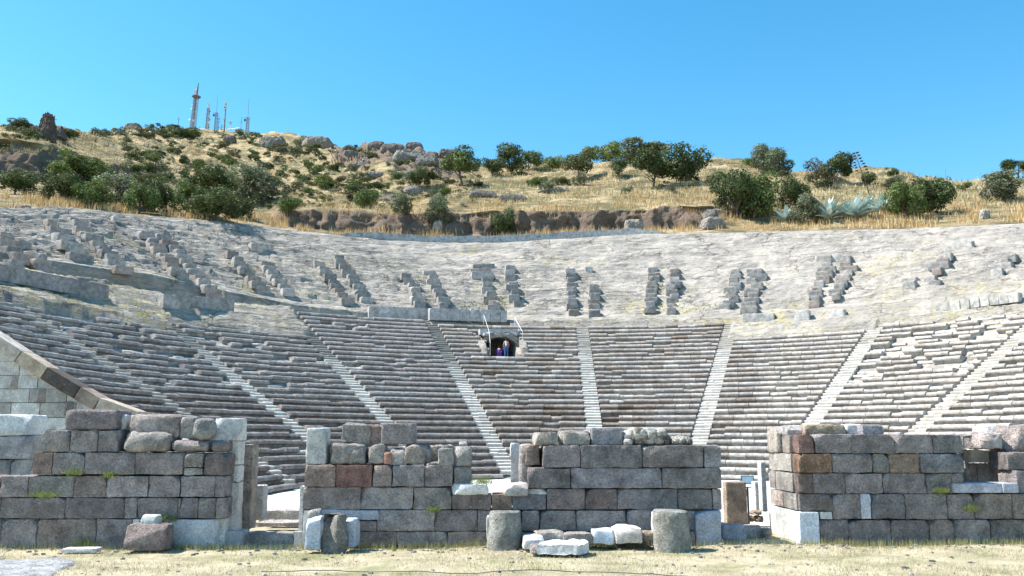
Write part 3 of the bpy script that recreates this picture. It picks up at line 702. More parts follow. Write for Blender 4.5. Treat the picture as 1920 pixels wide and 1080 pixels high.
# --- right wall, seen at its corner
W4 = wall('stone_wall', 1650, 1008, 20, 'dark stone block wall at the right with a sunlit left side and a big white marble corner block')
xc = P(1497, 940, 19.9).x
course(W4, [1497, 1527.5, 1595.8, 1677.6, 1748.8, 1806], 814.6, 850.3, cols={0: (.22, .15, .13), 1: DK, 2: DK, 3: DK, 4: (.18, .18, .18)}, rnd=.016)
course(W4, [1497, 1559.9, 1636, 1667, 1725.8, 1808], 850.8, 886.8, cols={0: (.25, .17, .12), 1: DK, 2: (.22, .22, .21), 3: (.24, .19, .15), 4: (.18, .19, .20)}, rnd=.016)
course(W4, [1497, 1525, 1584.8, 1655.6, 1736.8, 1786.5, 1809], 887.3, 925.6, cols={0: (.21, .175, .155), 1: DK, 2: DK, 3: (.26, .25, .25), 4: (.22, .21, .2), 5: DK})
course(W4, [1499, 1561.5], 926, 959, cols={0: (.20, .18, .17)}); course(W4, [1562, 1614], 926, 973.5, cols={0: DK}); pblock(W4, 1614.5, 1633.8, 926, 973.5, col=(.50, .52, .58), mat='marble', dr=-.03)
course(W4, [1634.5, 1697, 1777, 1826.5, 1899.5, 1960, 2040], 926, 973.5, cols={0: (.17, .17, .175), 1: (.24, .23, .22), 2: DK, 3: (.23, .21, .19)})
pblock(W4, 1538, 1562, 959.5, 974, col=MAR, mat='marble')
pblock(W4, 1500, 1537.5, 960, 1030, 19.95, .8, (.55, .58, .64), 'marble', rnd=.02, rough=.01)
course(W4, [1538, 1591.5, 1671, 1743.5, 1791, 1858, 1935, 2030], 974.5, 1024, cols={0: DK, 1: DK, 2: (.24, .22, .21)})
pblock(W4, 1889, 1965, 848, 881, 20.3, .8, (.19, .175, .165)); pblock(W4, 1907, 1990, 883, 925, 20.1, .8)
def sblock(y0, y1, px0, px1, col, mat='wall'):
    """block of the sunlit return face : photo rows at the corner, columns along the receding face"""
    def dep(px): return None
    Ys = []
    for px in (px0, px1):
        lo, hi = 19.95, 40.
        for _ in range(50):
            mid = (lo+hi)/2
            if proj(xc, mid, EYE)[0] > px: lo = mid
            else: hi = mid
        Ys.append(lo)
    zt = P(1497, y0, 19.95).z; zb = P(1497, y1, 19.95).z
    a, b_ = Ys; c = np.array(col)*random.uniform(.92, 1.08)
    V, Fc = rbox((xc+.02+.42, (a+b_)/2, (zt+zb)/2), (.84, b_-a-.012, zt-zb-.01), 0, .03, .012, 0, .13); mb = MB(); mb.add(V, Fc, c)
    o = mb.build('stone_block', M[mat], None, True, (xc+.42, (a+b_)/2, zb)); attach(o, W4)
sblock(814.6, 850.3, 1478, 1464, PNK); sblock(850.8, 886.8, 1478.7, 1437, (.50, .46, .41)); sblock(887.3, 925.6, 1480, 1448, (.50, .46, .42)); sblock(887.3, 925.6, 1447.5, 1437, (.46, .40, .36))  # sunlight painted in : return blocks paler than the shaded front
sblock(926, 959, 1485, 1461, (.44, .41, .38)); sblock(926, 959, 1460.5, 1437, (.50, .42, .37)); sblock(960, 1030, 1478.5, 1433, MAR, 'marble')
core(W4, 1515, 1800, 818, 925, 20.75, 1.6, (.4, .36, .32)); core(W4, 1515, 1960, 930, 1012, 20.75, 1.6)
loose(1474, 1528, 797, 816, 'low white mortared lump at the left corner top of the right wall', 'stone', RB, Y=20.6, depth=.9, col=(.66, .65, .63), lump=.4)
loose(1457, 1476, 801, 850, 'pale rounded stone behind the sunlit corner of the right wall', 'stone', RB, Y=21.2, depth=.9, col=(.58, .53, .46), lump=.3)
loose(1508, 1590, 795, 817, 'broad tan weathered lump on top of the right wall', 'stone', RB, Y=20.3, depth=.8, col=(.50, .42, .31), lump=.4, rough=.05)
loose(1588, 1618, 795, 815, 'white marble piece between the tan lump and the squared block', 'stone', RB, Y=20.5, depth=.5, col=MAR, mat='marble', lump=.1)
loose(1617, 1658, 796, 815, 'squared blue-grey block on top of the right wall', 'stone', RB, Y=20.2, depth=.7, col=(.36, .36, .38), lump=0, rnd=.04, rough=.015)
loose(1806, 1843, 815, 842, 'squared grey boulder just right of the right wall top', 'stone', RB, Y=21, depth=.8, col=(.42, .39, .36), lump=.15)
loose(1837, 1889, 811, 842, 'big whitish boulder at the right edge', 'stone', RB, Y=20.7, depth=.9, col=(.62, .55, .50), lump=.45, rough=.06)
loose(1852, 1896, 797, 818, 'flat white stone above the whitish boulder', 'stone', RB, Y=21.1, depth=.9, col=(.68, .67, .66), lump=.3)
loose(1885, 1950, 795, 848, 'large pinkish boulder cut by the right edge of the photo', 'stone', RB, Y=20.8, depth=1, col=(.48, .42, .38), lump=.35, rough=.06)
W5 = wall('back_wall', 1850, 905, 21.6, 'low wall of white and pinkish slabs behind the notch of the right wall')
pblock(W5, 1818, 1872, 843, 868, 21.5, .6, MAR, 'marble'); pblock(W5, 1809, 1818, 842, 905, 21.5, .6, (.55, .5, .45)); pblock(W5, 1833, 1886, 869, 906, 21.5, .6, (.46, .40, .36)); pblock(W5, 1818.5, 1833, 869, 906, 21.5, .6, (.46, .36, .30)); pblock(W5, 1873, 1920, 843, 905, 21.6, .6, (.45, .39, .35))
o = loose(1787, 1880, 906, 924.5, 'long blue-white marble slab capping the lower part of the right wall', 'slab', None, 19.93, .7, (.48, .50, .58), 'marble', 'marble_slab', 0, .02, .01)
o = loose(1881, 1911, 906, 924.5, 'short blue-white marble slab right of the long one', 'slab', None, 19.93, .7, (.46, .48, .56), 'marble', 'marble_slab', 0, .02, .01)
# --- far left marble masonry and the retaining wall with its sloping coping
W6 = wall('marble_wall', 30, 890, 23, 'short stack of white marble blocks at the left edge in front of the retaining wall', 'wall', None)
course(W6, [-120, -40, 56.7], 777, 817, 23, {0: MAR, 1: MAR}, rnd=.05); course(W6, [-120, -20, 58], 818, 861, 23, {0: (.5, .48, .47), 1: (.5, .48, .47)}); course(W6, [-120, 19, 61], 861.5, 905, 23, {0: (.42, .40, .39), 1: (.5, .48, .46)}); course(W6, [-120, 0, 61], 905.5, 960, 23)
YW = YCUT-.3
W7 = empty('retaining_wall', tuple(P(60, 1000, YW)-Vector((0, 0, 0))), 'white ashlar retaining wall at the left with a sloping coping of brown and black slabs', 'wall')
W7.location.z = 0
def cop_y(px): return np.interp(px, [-300, 0, 37, 88, 148, 185, 255, 300], [462, 642, 668, 700, 736, 757, 778+4, 812])
ys_ = [655, 678, 704, 729, 755, 783, 806, 832, 858, 884, 912]
for i in range(len(ys_)-1):
    x = -260-random.uniform(0, 40); y0, y1 = ys_[i], ys_[i+1]
    while x < 300:
        L = random.uniform(38, 75); x1 = x+L
        lim = x
        # clip by coping
        if cop_y(x1) > y0+2: # right end above the coping -> trim to the diagonal
            xx = x1
            while xx > x and cop_y(xx) > y0+2: xx -= 1
            xe = x1
            while xe > x and cop_y(xe) > y1+2: xe -= 1
            if xe-x < 4: break
            a = P(x, y0, YW); zt = P(x, y0, YW).z; zb = P(x, y1, YW).z
            X0 = P(x, y1, YW).x; X1 = P(xx, y0, YW).x if xx > x else X0; X2 = P(xe, y1, YW).x
            if xx <= x: zt = P(x, cop_y(x), YW).z; X1 = X0+.01
            V = [(X0, YW, zb), (X2, YW, zb), (X1, YW, zt), (X0, YW, zt), (X0, YW+.6, zb), (X2, YW+.6, zb), (X1, YW+.6, zt), (X0, YW+.6, zt)]
            Fc = [(0, 1, 2, 3), (7, 6, 5, 4), (0, 4, 5, 1), (1, 5, 6, 2), (2, 6, 7, 3), (3, 7, 4, 0)]
            mb = MB(); mb.add(V, Fc, np.array(MAR)*random.uniform(.8, 1.02)); o = mb.build('marble_block', M['marble'], None, False, (X0, YW, zb)); attach(o, W7); break
        pblock(W7, x, x1, y0, y1, YW, .6, np.array(random.choice([MAR, MAR, (.52, .5, .48), (.42, .40, .38)]))*random.uniform(.9, 1.05), 'marble', 'marble_block', .015, .006, seg=.4, dr=random.uniform(-.008, .008), gap=.006)
        x = x1
cps = [(-300, -190), (-190, -110), (-110, -37), (-37, 37), (37, 86), (86, 147), (147, 184), (184, 256)]
cc_ = [(.5, .45, .4), (.4, .34, .28), (.5, .45, .4), (.50, .45, .40), (.44, .36, .28), (.10, .085, .075), (.30, .24, .20), (.46, .38, .31)]
for (xa, xb), cl in zip(cps, cc_):
    a = P(xa, cop_y(xa), YW); b_ = P(xb, cop_y(xb), YW); d = b_-a; L = d.length; ang = math.atan2(-d.z, d.x)
    V, Fc = rbox(((a.x+b_.x)/2, YW+.3, (a.z+b_.z)/2-.02), (L-.02, .85, .46), 0, .03, .012, 0, .3, ang)
    mb = MB(); mb.add(V, Fc, cl); o = mb.build('coping_slab', M['seat'], None, True, tuple((a+b_)/2)); attach(o, W7)
# low continuation of the retaining wall towards the orchestra
xs_ = np.linspace(-13.4, -9.0, 6)
for xa, xb in zip(xs_[:-1], xs_[1:]):
    za, zb = [Z0+(math.hypot(x-CX, YW-CY)-R0)*H/T-.12 for x in (xa, xb)]
    V = [(xa, YW, -.4), (xb, YW, -.4), (xb, YW, zb), (xa, YW, za), (xa, YW+.7, -.4), (xb, YW+.7, -.4), (xb, YW+.7, zb), (xa, YW+.7, za)]
    mb = MB(); mb.add(V, [(0, 1, 2, 3), (7, 6, 5, 4), (0, 4, 5, 1), (1, 5, 6, 2), (2, 6, 7, 3), (3, 7, 4, 0)], np.array(MAR)*random.uniform(.75, .95)); attach(mb.build('marble_block', M['marble'], None, False, (xa, YW, 0)), W7)
mb = MB(); xs_ = np.linspace(-24, -9.3, 20)
def ft(x, y): return max(-.2, Z0+(math.hypot(x-CX, y-CY)-R0)*H/T-.42)
V = []
for x in xs_: V += [(x, YW+.55, -.4), (x, YW+2.2, -.4), (x, YW+2.2, ft(x, YW+2.2)-.1), (x, YW+.55, ft(x, YW+.55))]
Fc = [(i*4+j, i*4+(j+1) % 4, i*4+4+(j+1) % 4, i*4+4+j) for i in range(len(xs_)-1) for j in range(4)]+[(3, 2, 1, 0), tuple(len(V)-4+j for j in range(4))]
mb.add(V, Fc, (.36, .33, .30)); attach(mb.build('rubble_core', M['wall'], None, False, (-14, YW+1, 0)), W7)
# --- stones on the ground
o = loose(231.5, 307, 985, 1033, 'squat dark stone block on the grass in front of the left wall', 'stone', None, 19.2, .75, (.25, .21, .20), name='fallen_block', lump=.06, rnd=.07, rough=.04)
o = loose(261, 292, 966, 987, 'white rounded stone lying on the squat dark block', 'stone', None, 19.4, .4, (.60, .62, .58), 'marble', 'loose_stone', .6, .12, .04)
def drum(x0, x1, y0, y1, Y, label, col=(.33, .32, .30), broken=0, mat='wall'):
    r = (P(x1, y1, Y).x-P(x0, y1, Y).x)/2; cx = (P(x1, y1, Y).x+P(x0, y1, Y).x)/2; zt = P(x0, y0, Y).z; zb = -.2; h = zt-zb
    n1, n2, n3 = 40, 14, 6; V = []; Fc = []; prof = [(1, j/n2) for j in range(n2+1)]+[(1-(i+1)/n3, 1) for i in range(n3)]
    prof = [(.97 if z >= 1 and q == 1 else q, z if q < 1 or z < 1 else .985) for q, z in prof]
    for i in range(n1):
        a = 2*math.pi*i/n1
        for q, z in prof:
            rr = r*q*(1-.06*z)*(1-.05*max(0, z-.85)/.15 if q > .9 else 1); x = rr*math.cos(a); y = rr*math.sin(a); V.append((x, y, z*h))
    V = np.array(V); k = fbm(V[:, 0]*2.5+cx*9, V[:, 1]*2.5, V[:, 2]*2.5, 4, 9); nrm = np.stack([V[:, 0], V[:, 1], V[:, 2]*0], 1)/r
    V = V+nrm*(k*.07)[:, None]; V[:, 2] += np.where(V[:, 2] > h*.9, k*.06, 0)
    if broken:
        m_ = np.exp(-((V[:, 0]+.12)**2)/.02)*(V[:, 1] < 0)*np.clip(V[:, 2]/h, .2, 1); V[:, 1] += m_*.35; V[:, 2] -= m_*.08*(V[:, 2] > h*.8)
    K = len(prof)
    for i in range(n1):
        for j in range(K-1):
            a = i*K+j; b2 = ((i+1) % n1)*K+j; Fc.append((a, b2, b2+1, a+1))
    o = mesh_obj('column_drum', V, Fc, M[mat], None, np.full((len(V), 3), 1)*np.array(col), True, (cx, Y+r, zb))
    return tag(o, label, 'column drum', 'broken column drums standing on the grass')
drum(597, 646, 965, 1028, 18.9, 'broken narrow column drum with a deep cleft beside a blue-white slab', (.30, .28, .26), 1)
drum(913, 979, 961, 1018, 19.0, 'rounded rough column drum standing alone before the notch of the low wall', (.36, .36, .33))
drum(1229, 1303, 960, 1024, 18.8, 'widest pitted column drum in front of the central wall', (.40, .39, .35))
loose(912, 922, 968, 1016, 'thin white slab hidden at the left side of the lone rounded drum', 'slab', None, 19.5, .4, MAR, 'marble', 'marble_slab', 0, .03, .02)
loose(1226, 1238, 960, 1010, 'thin white upright slab behind the widest drum', 'slab', None, 19.4, .4, MAR, 'marble', 'marble_slab', 0, .03, .02)
loose(572, 601, 967, 1032, 'blue-white upright marble slab left of the cleft drum', 'slab', None, 18.95, .45, (.5, .54, .62), 'marble', 'marble_slab', .08, .06, .04)
loose(644, 667, 973, 1027, 'blue-white leaning marble slab right of the cleft drum', 'slab', None, 19.3, .5, (.46, .49, .57), 'marble', 'marble_slab', .05, .05, .03)
loose(575, 600, 955, 974, 'small pale stone lying on the marble slab by the cleft drum', 'stone', None, 19.5, .3, (.56, .52, .46), 'wall', 'loose_stone', .5, .1, .03)
G2 = 'slabs and blocks lying on the grass in front of the central wall'
loose(1000, 1058, 998, 1016, 'flat greyish slab at the left of the lying row', 'slab', G2, 19.2, .6, (.45, .43, .38), 'wall', 'fallen_slab', .15, .06)
loose(1056, 1112, 1001, 1021, 'brown-grey slab in the middle of the lying row', 'slab', G2, 19.15, .6, (.38, .35, .31), 'wall', 'fallen_slab', .05, .05)
loose(1111, 1153, 994, 1021, 'blue-white squared marble block in the lying row', 'block', G2, 19.15, .6, (.52, .56, .64), 'marble', 'fallen_block', .02, .03)
loose(1152, 1204, 989, 1020, 'white marble block with an orange-stained top at the right end of the lying row', 'block', G2, 19.1, .8, (.66, .60, .55), 'marble', 'fallen_block', .04, .04, tilt=-.05)
loose(1198, 1232, 997, 1014, 'small tan stone beside the widest drum', 'stone', G2, 19.3, .4, (.42, .36, .29), 'wall', 'loose_stone', .3)
loose(981, 1020, 1008, 1032, 'white cut block at the left of the fallen slab', 'block', G2, 18.6, .7, (.60, .60, .61), 'marble', 'fallen_block', .1, .06)
loose(992, 1028, 1023, 1038, 'dark-faced flat stone under the white fallen slab', 'slab', G2, 18.0, .5, (.34, .31, .29), 'wall', 'fallen_slab', .15)
loose(1012, 1108, 1021, 1042, 'large white broken marble slab lying flat on the grass', 'slab', G2, 17.9, 1.1, (.66, .66, .65), 'marble', 'fallen_slab', .2, .15, .06, yaw=-.12)
# flat rock sheet bottom left
V, Fc = rbox((-9.5, 16.7, -.12), (3.2, 2.6, .22), .25, .05, .05, .35, .1, maxn=34); o = mesh_obj('flat_rock', V, Fc, M['wall'], None, np.full((len(V), 3), 1)*np.array((.52, .52, .52))); tag(o, 'flat grey rock outcrop in the grass at the bottom left corner', 'rock')
V, Fc = rbox((-9.05, 19.2, .0), (.75, .35, .1), .05, .03, .02, .1, .1); o = mesh_obj('fallen_slab', V, Fc, M['marble'], None, np.full((len(V), 3), .6)); tag(o, 'thin white slab half buried in the grass before the left wall', 'slab')
# left gap : steps and paving
for x0, x1, y0, y1, Y, lb in ((448, 552, 1003, 1028, 20.6, 'lowest long stone step in the left gap, darkest and nearest'), (478, 562, 980, 988, 23.6, 'thin grassy stone step in the left gap'), (486, 562, 957, 979, 26.4, 'pale rough stone step below the white paving in the left gap')):
    tag(pblock(None, x0, x1, y0, y1, Y, .9, (.5, .46, .42), 'wall', 'stone_step', rough=.03), lb, 'step', 'stone steps of the left gap')
# right gap
loose(1361.5, 1402, 903, 984, 'brown-faced upright slab with a white left edge in the right gap', 'slab', None, 22.2, .35, (.45, .37, .29), 'wall', 'upright_slab', 0, .03, .02)
loose(1356, 1364, 903, 984, 'white marble strip left of the brown-faced upright slab', 'slab', None, 22.5, .5, MAR, 'marble', 'marble_slab', 0, .02, .01)
loose(1416, 1430, 903, 960, 'narrow white marble post in the right gap', 'post', None, 23.5, .35, MAR, 'marble', 'marble_post', 0, .02, .01)
loose(1428, 1438, 866, 960, 'taller white marble post next to the sunlit side of the right wall', 'post', None, 23.0, .35, MAR, 'marble', 'marble_post', 0, .02, .01)
loose(1354, 1400, 985, 1014, 'bluish low stone block on the grass at the left of the right gap', 'block', None, 20.9, .7, (.40, .40, .44), 'marble', 'fallen_block', .03, .05)
loose(1398, 1436, 987, 1009, 'low pale block with a flat top at the right of the right gap', 'block', None, 21.2, .8, (.5, .49, .47), 'wall', 'fallen_block', .1)
loose(1434, 1448, 989, 1008, 'small squared stone leaning on the marble corner block', 'stone', None, 20.9, .3, (.46, .42, .37), 'wall', 'loose_stone', .15)
for i, (x0, x1, y0, y1, lb) in enumerate(((1410, 1431, 957, 967, 'flat tan stone on top of the small heap in the right gap'), (1402, 1416, 967, 979, 'round tan stone at the left of the small heap'), (1418, 1432, 967, 980, 'tan block at the right of the small heap'))):
    loose(x0, x1, y0, y1, lb, 'stone', 'small heap of tan stones in the right gap', 22.6, .35, (.48, .37, .27), lump=.35)
# floodlight
q = P(1401, 903, 26.5); t = empty('floodlight', (q.x, q.y, -.2), 'small black floodlight on a short stand in the right gap', 'floodlight')
mb = MB(); mb.add(*tube([(0, 0, 0), (0, 0, q.z+.05)], .03), (.05,)*3); o = mb.build('stand', M['black'], t)
mb = MB(); V, Fc = box(-.17, .17, -.06, .06, -.11, .11); V = [(x*(1.1 if y < 0 else .7), y+z*.35, z*(1.1 if y < 0 else .7)+q.z+.25) for x, y, z in V]; mb.add(V, Fc, (.05,)*3); o = mb.build('housing', M['black'], t, False)
mb = MB(); V, Fc = box(-.16, .16, -.075, -.068, -.1, .1); V = [(x, y+z*.35, z+q.z+.25) for x, y, z in V]; mb.add(V, Fc); M['lens'] = simple('lens', (.3, .42, .5), .15, 0, .8); o = mb.build('glass', M['lens'], t, False)
mb = MB(); mb.add(*tube([(-.2, 0, q.z+.25), (-.2, 0, q.z+.03), (.2, 0, q.z+.03), (.2, 0, q.z+.25)], .014), (.05,)*3); o = mb.build('bracket', M['black'], t)
# cable on the ground
pts = []
for x in np.linspace(-4.5, 3.0, 40):
    y = 16.55-.10*(x+4.5)+.10*math.sin(x*1.7); pts.append((x, y, float(gz(x, y))+.035+.01*math.sin(x*3)))
mb = MB(); mb.add(*tube(pts, .008), (.05,)*3); tag(mb.build('cable', M['wire']), 'thin dark cable lying across the dry grass in the foreground', 'cable')
# ---------------------------------------------------------------- blocks left in the upper rows
UPC = [((2, 440), (32, 500), 5, 'at the left edge of the photo, mostly tumbled'), ((36, 455), (88, 508), 5, 'second from the left edge, resting above the long terrace wall'), ((96, 415), (150, 492), 6, 'sparse and crumbling, left of the long white-capped one'),
 ((132, 408), (228, 508), 11, 'long and white-capped, in the top left corner of the bowl'), ((268, 437), (338, 522), 9, 'left one of the second full pair on the left'), ((303, 442), (400, 552), 12, 'right one of the second full pair on the left, the longest'),
 ((430, 472), (492, 545), 8, 'left one of the pair below the lone long block'), ((490, 490), (540, 552), 7, 'right one of the pair below the lone long block'), ((596, 490), (648, 568), 9, 'left one of the tight pair left of centre'), ((630, 480), (688, 568), 10, 'right one of the tight pair left of centre'),
 ((762, 512), (788, 574), 7, 'short, left one of the pair up left of the cave opening'), ((802, 508), (834, 574), 8, 'right one of the pair up left of the cave opening'), ((908, 495), (924, 582), 10, 'wide-topped, straight above the cave opening'), ((953, 499), (968, 572), 8, 'right one of the pair above the cave opening'),
 ((1070, 504), (1072, 588), 10, 'tall and narrow, above the straight central stairway'), ((1112, 532), (1117, 590), 6, 'short and overgrown, right of the tall narrow one'), ((1226, 503), (1219, 582), 10, 'left one of the tidy pair right of centre'), ((1263, 503), (1260, 584), 10, 'right one of the tidy pair right of centre'),
 ((1384, 505), (1366, 580), 9, 'left one of the pair above the bright right stairway'), ((1423, 505), (1406, 583), 9, 'right one of the pair above the bright right stairway'), ((1556, 482), (1526, 575), 10, 'long leaning and weathered, on the bright right slope'), ((1598, 482), (1568, 560), 9, 'right neighbour of the long leaning one on the bright right slope'),
 ((1712, 520), (1694, 548), 3, 'very short, low on the right slope'), ((1776, 478), (1744, 535), 7, 'below the isolated bar-like block on the right slope'), ((1896, 478), (1870, 515), 4, 'small, at the right edge of the slope')]
def upblock(px, py, wpx, hpx, col, org=None, parent=None, name='stone_block', dph=.85, rough=.035):
    q, ph, r = bowl_hit(px, py, True, RD1-3); yc = q.y*math.cos(TH)
    wv = max(.5, wpx*q.y/F/max(.6, math.cos(ph*.9))); hv = hpx*q.y/F*1.15
    sz = (wv, dph, hv+.35)
    c = (q.x-.2*math.sin(ph), q.y-.2*math.cos(ph), q.z+random.uniform(-.10, .05))
    V, Fc = rbox(c, sz, -ph+random.gauss(0, .05), .05, rough, 0, .13, random.gauss(0, .03), fac=3 if random.random() < .4 else 0); mb = MB(); mb.add(V, Fc, np.array(col)*random.uniform(.85, 1.15))
    o = mb.build(name, M['seat'], None, True, c)
    if parent: attach(o, parent)
    return o
for (x0, y0), (x1, y1), nb, lb in UPC:
    q, _, _ = bowl_hit(x1, y1, True, RD1)
    t = empty('block_column', tuple(q), 'stepped column of seat blocks '+lb, 'seat blocks', 'columns of seat blocks left on the upper slope')
    side = x0 > 1300 or x0 < 120
    for i in range(nb):
        f = (i+.5+random.uniform(-.15, .15))/nb; xx = x0+(x1-x0)*f+random.gauss(0, 2.2)*(2 if side else 1); yy = y0+(y1-y0)*f
        wp = random.uniform(16, 25)*(1.0 if not side else random.uniform(.7, 1.4))
        if lb.startswith('wide') and i < 3: wp = 42; xx -= 6
        if random.random() < .03: continue
        upblock(xx, yy+3, wp, (y1-y0)/nb*random.uniform(.72, .98), random.choice([(.30, .285, .27), (.26, .25, .24), (.33, .31, .28), (.38, .36, .34), (.31, .265, .235)]), None, t)
SB = 'lone cut blocks on the upper slope'
for x, y, w_, h_, lb in ((488, 467, 38, 9, 'lone long dark block above a left pair of block columns'), (1799, 462, 42, 10, 'isolated bar-like pale block high on the right slope'), (1105, 509, 16, 8, 'small dark block between two columns near the centre'), (215, 412, 12, 7, 'small stone on the rim at the upper left'), (1423, 597, 54, 9, 'long block at the left of the row below the right slope'), (1506, 594, 24, 12, 'whitish squared block in the middle of the row below the right slope'), (1572, 592, 24, 12, 'squared block with a dark right side on the ledge under the right slope'), (1553, 487, 40, 10, 'broad flat block topping the long leaning column')):
    tag(upblock(x, y, w_, h_, (.38, .36, .33) if y < 500 else (.48, .46, .43)), lb, 'stone block', SB)
# terrace walls of the gangway
def terr(name, lb, x0, x1, yb0, yb1, h, seg_, col, kk=31.15, dep=.7, mat='seat'):
    """blocks along the gangway between photo columns, feet on row kk"""
    xs = np.arange(x0, x1, seg_); first = None; t = None
    for x in xs:
        xe = min(x+seg_, x1); xm = (x+xe)/2; yb = yb0+(yb1-yb0)*(xm-x0)/(x1-x0)
        q, ph, r = bowl_hit(xm, yb, False, RD1-8)
        if t is None: t = empty(name, tuple(q), lb, 'wall', 'low walls along the gangway')
        wv = (xe-x)*q.y/F/math.cos(ph)*1.0; hv = h*q.y/F
        c = (q.x, q.y, q.z+hv/2-.12); V, Fc = rbox(c, (wv-.02, dep, hv+.3), -ph, .03, .02, 0, .25); mb = MB(); mb.add(V, Fc, np.array(col)*random.uniform(.85, 1.15))
        attach(mb.build('stone_block', M[mat], None, True, c), t)
terr('terrace_wall', 'long plain grey terrace wall at the left edge below the tumbled blocks', -60, 185, 508, 556, 22, 36, (.28, .265, .255))
terr('terrace_wall', 'terrace wall of big squared blocks with a bright left end, left of the tall wedge', 306, 432, 572, 580, 19, 21, (.31, .295, .28))
terr('terrace_wall', 'low terrace wall of bluish plinth blocks above the tall wedge', 690, 950, 592, 600, 17, 19, (.40, .39, .38))
terr('terrace_wall', 'long low row of joined blocks at the upper right under the slope', 1762, 1912, 580, 560, 11, 18, (.46, .44, .40))
# parapet along the rim
mb = MB(); pts = []
for px in np.arange(640, 1245, 12):
    q = crest_pt(px); pts.append(q)
V = []; col = []
for i, q in enumerate(pts):
    d = Vector((q.x-CX, q.y-CY, 0)).normalized(); hh = .62*min(1, i/4, (len(pts)-1-i)/4)+.05+.05*math.sin(i*1.3)
    for u, v in ((-.12, -.6), (-.1, hh), (.25, hh+.02), (.3, -.6)): V.append(tuple(q+d*u+Vector((0, 0, v+.02))))
Fc = [(i*4+j, i*4+j+1, i*4+j+5, i*4+j+4) for i in range(len(pts)-1) for j in range(3)]
mb.add(V, Fc, (.46, .47, .47)); o = mb.build('parapet_wall', M['wall'], None, False, tuple(pts[0])); tag(o, 'low grey parapet following the rim of the bowl below the dark cliff', 'wall')
# ---------------------------------------------------------------- cave opening
hm = (HOLE[0]+HOLE[1])/2
def pol(a, r, z): return (CX+r*math.sin(a), CY+r*math.cos(a), z)
zc0 = zk_(21)-.05
lin = empty('cave_opening', pol(hm, rk_(27), zc0), 'dark arched opening cut into the seat rows with an iron grate', 'opening')
def loc_build(mb, name, mat, parent, smooth=True): 
    o = mb.build(name, M[mat], None, smooth, tuple(parent.location)); o.parent = parent; o.location = (0, 0, 0); return o
# arch ring of rough rock
mb = MB(); V = []; na = 15; rA = rk_(25)+.25; rB = rk_(31)-.2; hwid = 1.35; hh = 2.25
W_ = (HOLE[1]-HOLE[0])/2
prof_in = [(-1.0, -.1), (-1.0, .95)]+[(-math.cos(t_), .95+1.0*math.sin(t_)) for t_ in np.linspace(.15, math.pi-.15, 11)]+[(1.0, .95), (1.0, -.1)]
prof_out = [(-1.22, -.1), (-1.25, 1.2)]+[(x*1.28, max(z, .9)*1.18+.12) for x, z in prof_in[2:-2]]+[(1.25, 1.2), (1.22, -.1)]
prof_out = [(x, min(z, 2.3)) for x, z in prof_out]
m_ = len(prof_in); layers = []
for r, pr in ((rA, prof_out), (rA, prof_in), (rA+1.2, prof_in), (rB, prof_in)):
    for x, z in pr:
        j1 = float(vn(x*3+r, z*3, None, 5)); V.append(pol(hm+x*1.45/r*(1+.09*j1), r+.12*j1, zc0+z*1.12+.08*j1))
Fc = [(l*m_+i, l*m_+i+1, (l+1)*m_+i+1, (l+1)*m_+i) for l in range(3) for i in range(m_-1)]+[tuple(range(3*m_, 4*m_))]
mb.add(V, Fc, (.28, .25, .215)); loc_build(mb, 'rock_vault', 'seat', lin, False)
# sloping raw rock cheeks each side
for sgn in (-1, 1):
    mb = MB(); a_ = hm+sgn*(W_+.017)
    V, Fc = rbox(pol(a_, rk_(24)+.1, zc0+.6), (.5, 2.9, 1.8), -a_, .08, .12, 0, .16, fac=7); V[:, 2] += (np.hypot(V[:, 0]-CX, V[:, 1]-CY)-rk_(24))*.42
    mb.add(V, Fc, (.28, .255, .225)); loc_build(mb, 'rock_cheek', 'seat', lin)
V, Fc = rbox(pol(hm, rk_(26)+.1, zc0+2.42), (3.1, 1.3, .3), -hm, .1, .07, .1, .2); mb = MB(); mb.add(V, Fc, (.40, .40, .41)); loc_build(mb, 'lintel', 'seat', lin)
V, Fc = rbox(pol(hm, rk_(27)+1.5, zc0+2.75), (3.6, 3.4, .6), -hm, .1, .05, 0, .4); mb = MB(); mb.add(V, Fc, (.42, .41, .40)); loc_build(mb, 'cover_slab', 'seat', lin)
g = empty('iron_gate', pol(hm, rA+1.1, zc0), 'black iron grate closing the cave opening behind the visitors', 'gate')
mb = MB()
for i in range(11):
    x = -1.2+i*.24; a = hm+x/(rA+1.1); h = .95+math.sqrt(max(0, 1-(x/1.28)**2))
    mb.add(*tube([pol(a, rA+1.1, zc0), pol(a, rA+1.1, zc0+h)], .018, 5), (.05,)*3)
loc_build(mb, 'bars', 'black', g)
mb = MB()
for z in (.1, .9, 1.5): mb.add(*tube([pol(hm-1.2/rA, rA+1.1, zc0+z), pol(hm+1.2/rA, rA+1.1, zc0+z)], .02, 5), (.05,)*3)
loc_build(mb, 'crossbars', 'black', g)
def bowlseat(px, py, k):      # point on seat row k below photo column px
    Y = 60.
    for _ in range(30):
        q = P(px, py, Y); r = math.hypot(q.x-CX, q.y-CY); Y += (rk_(k)+.3-r)*.8
    return Vector((q.x, q.y, zk_(k)))
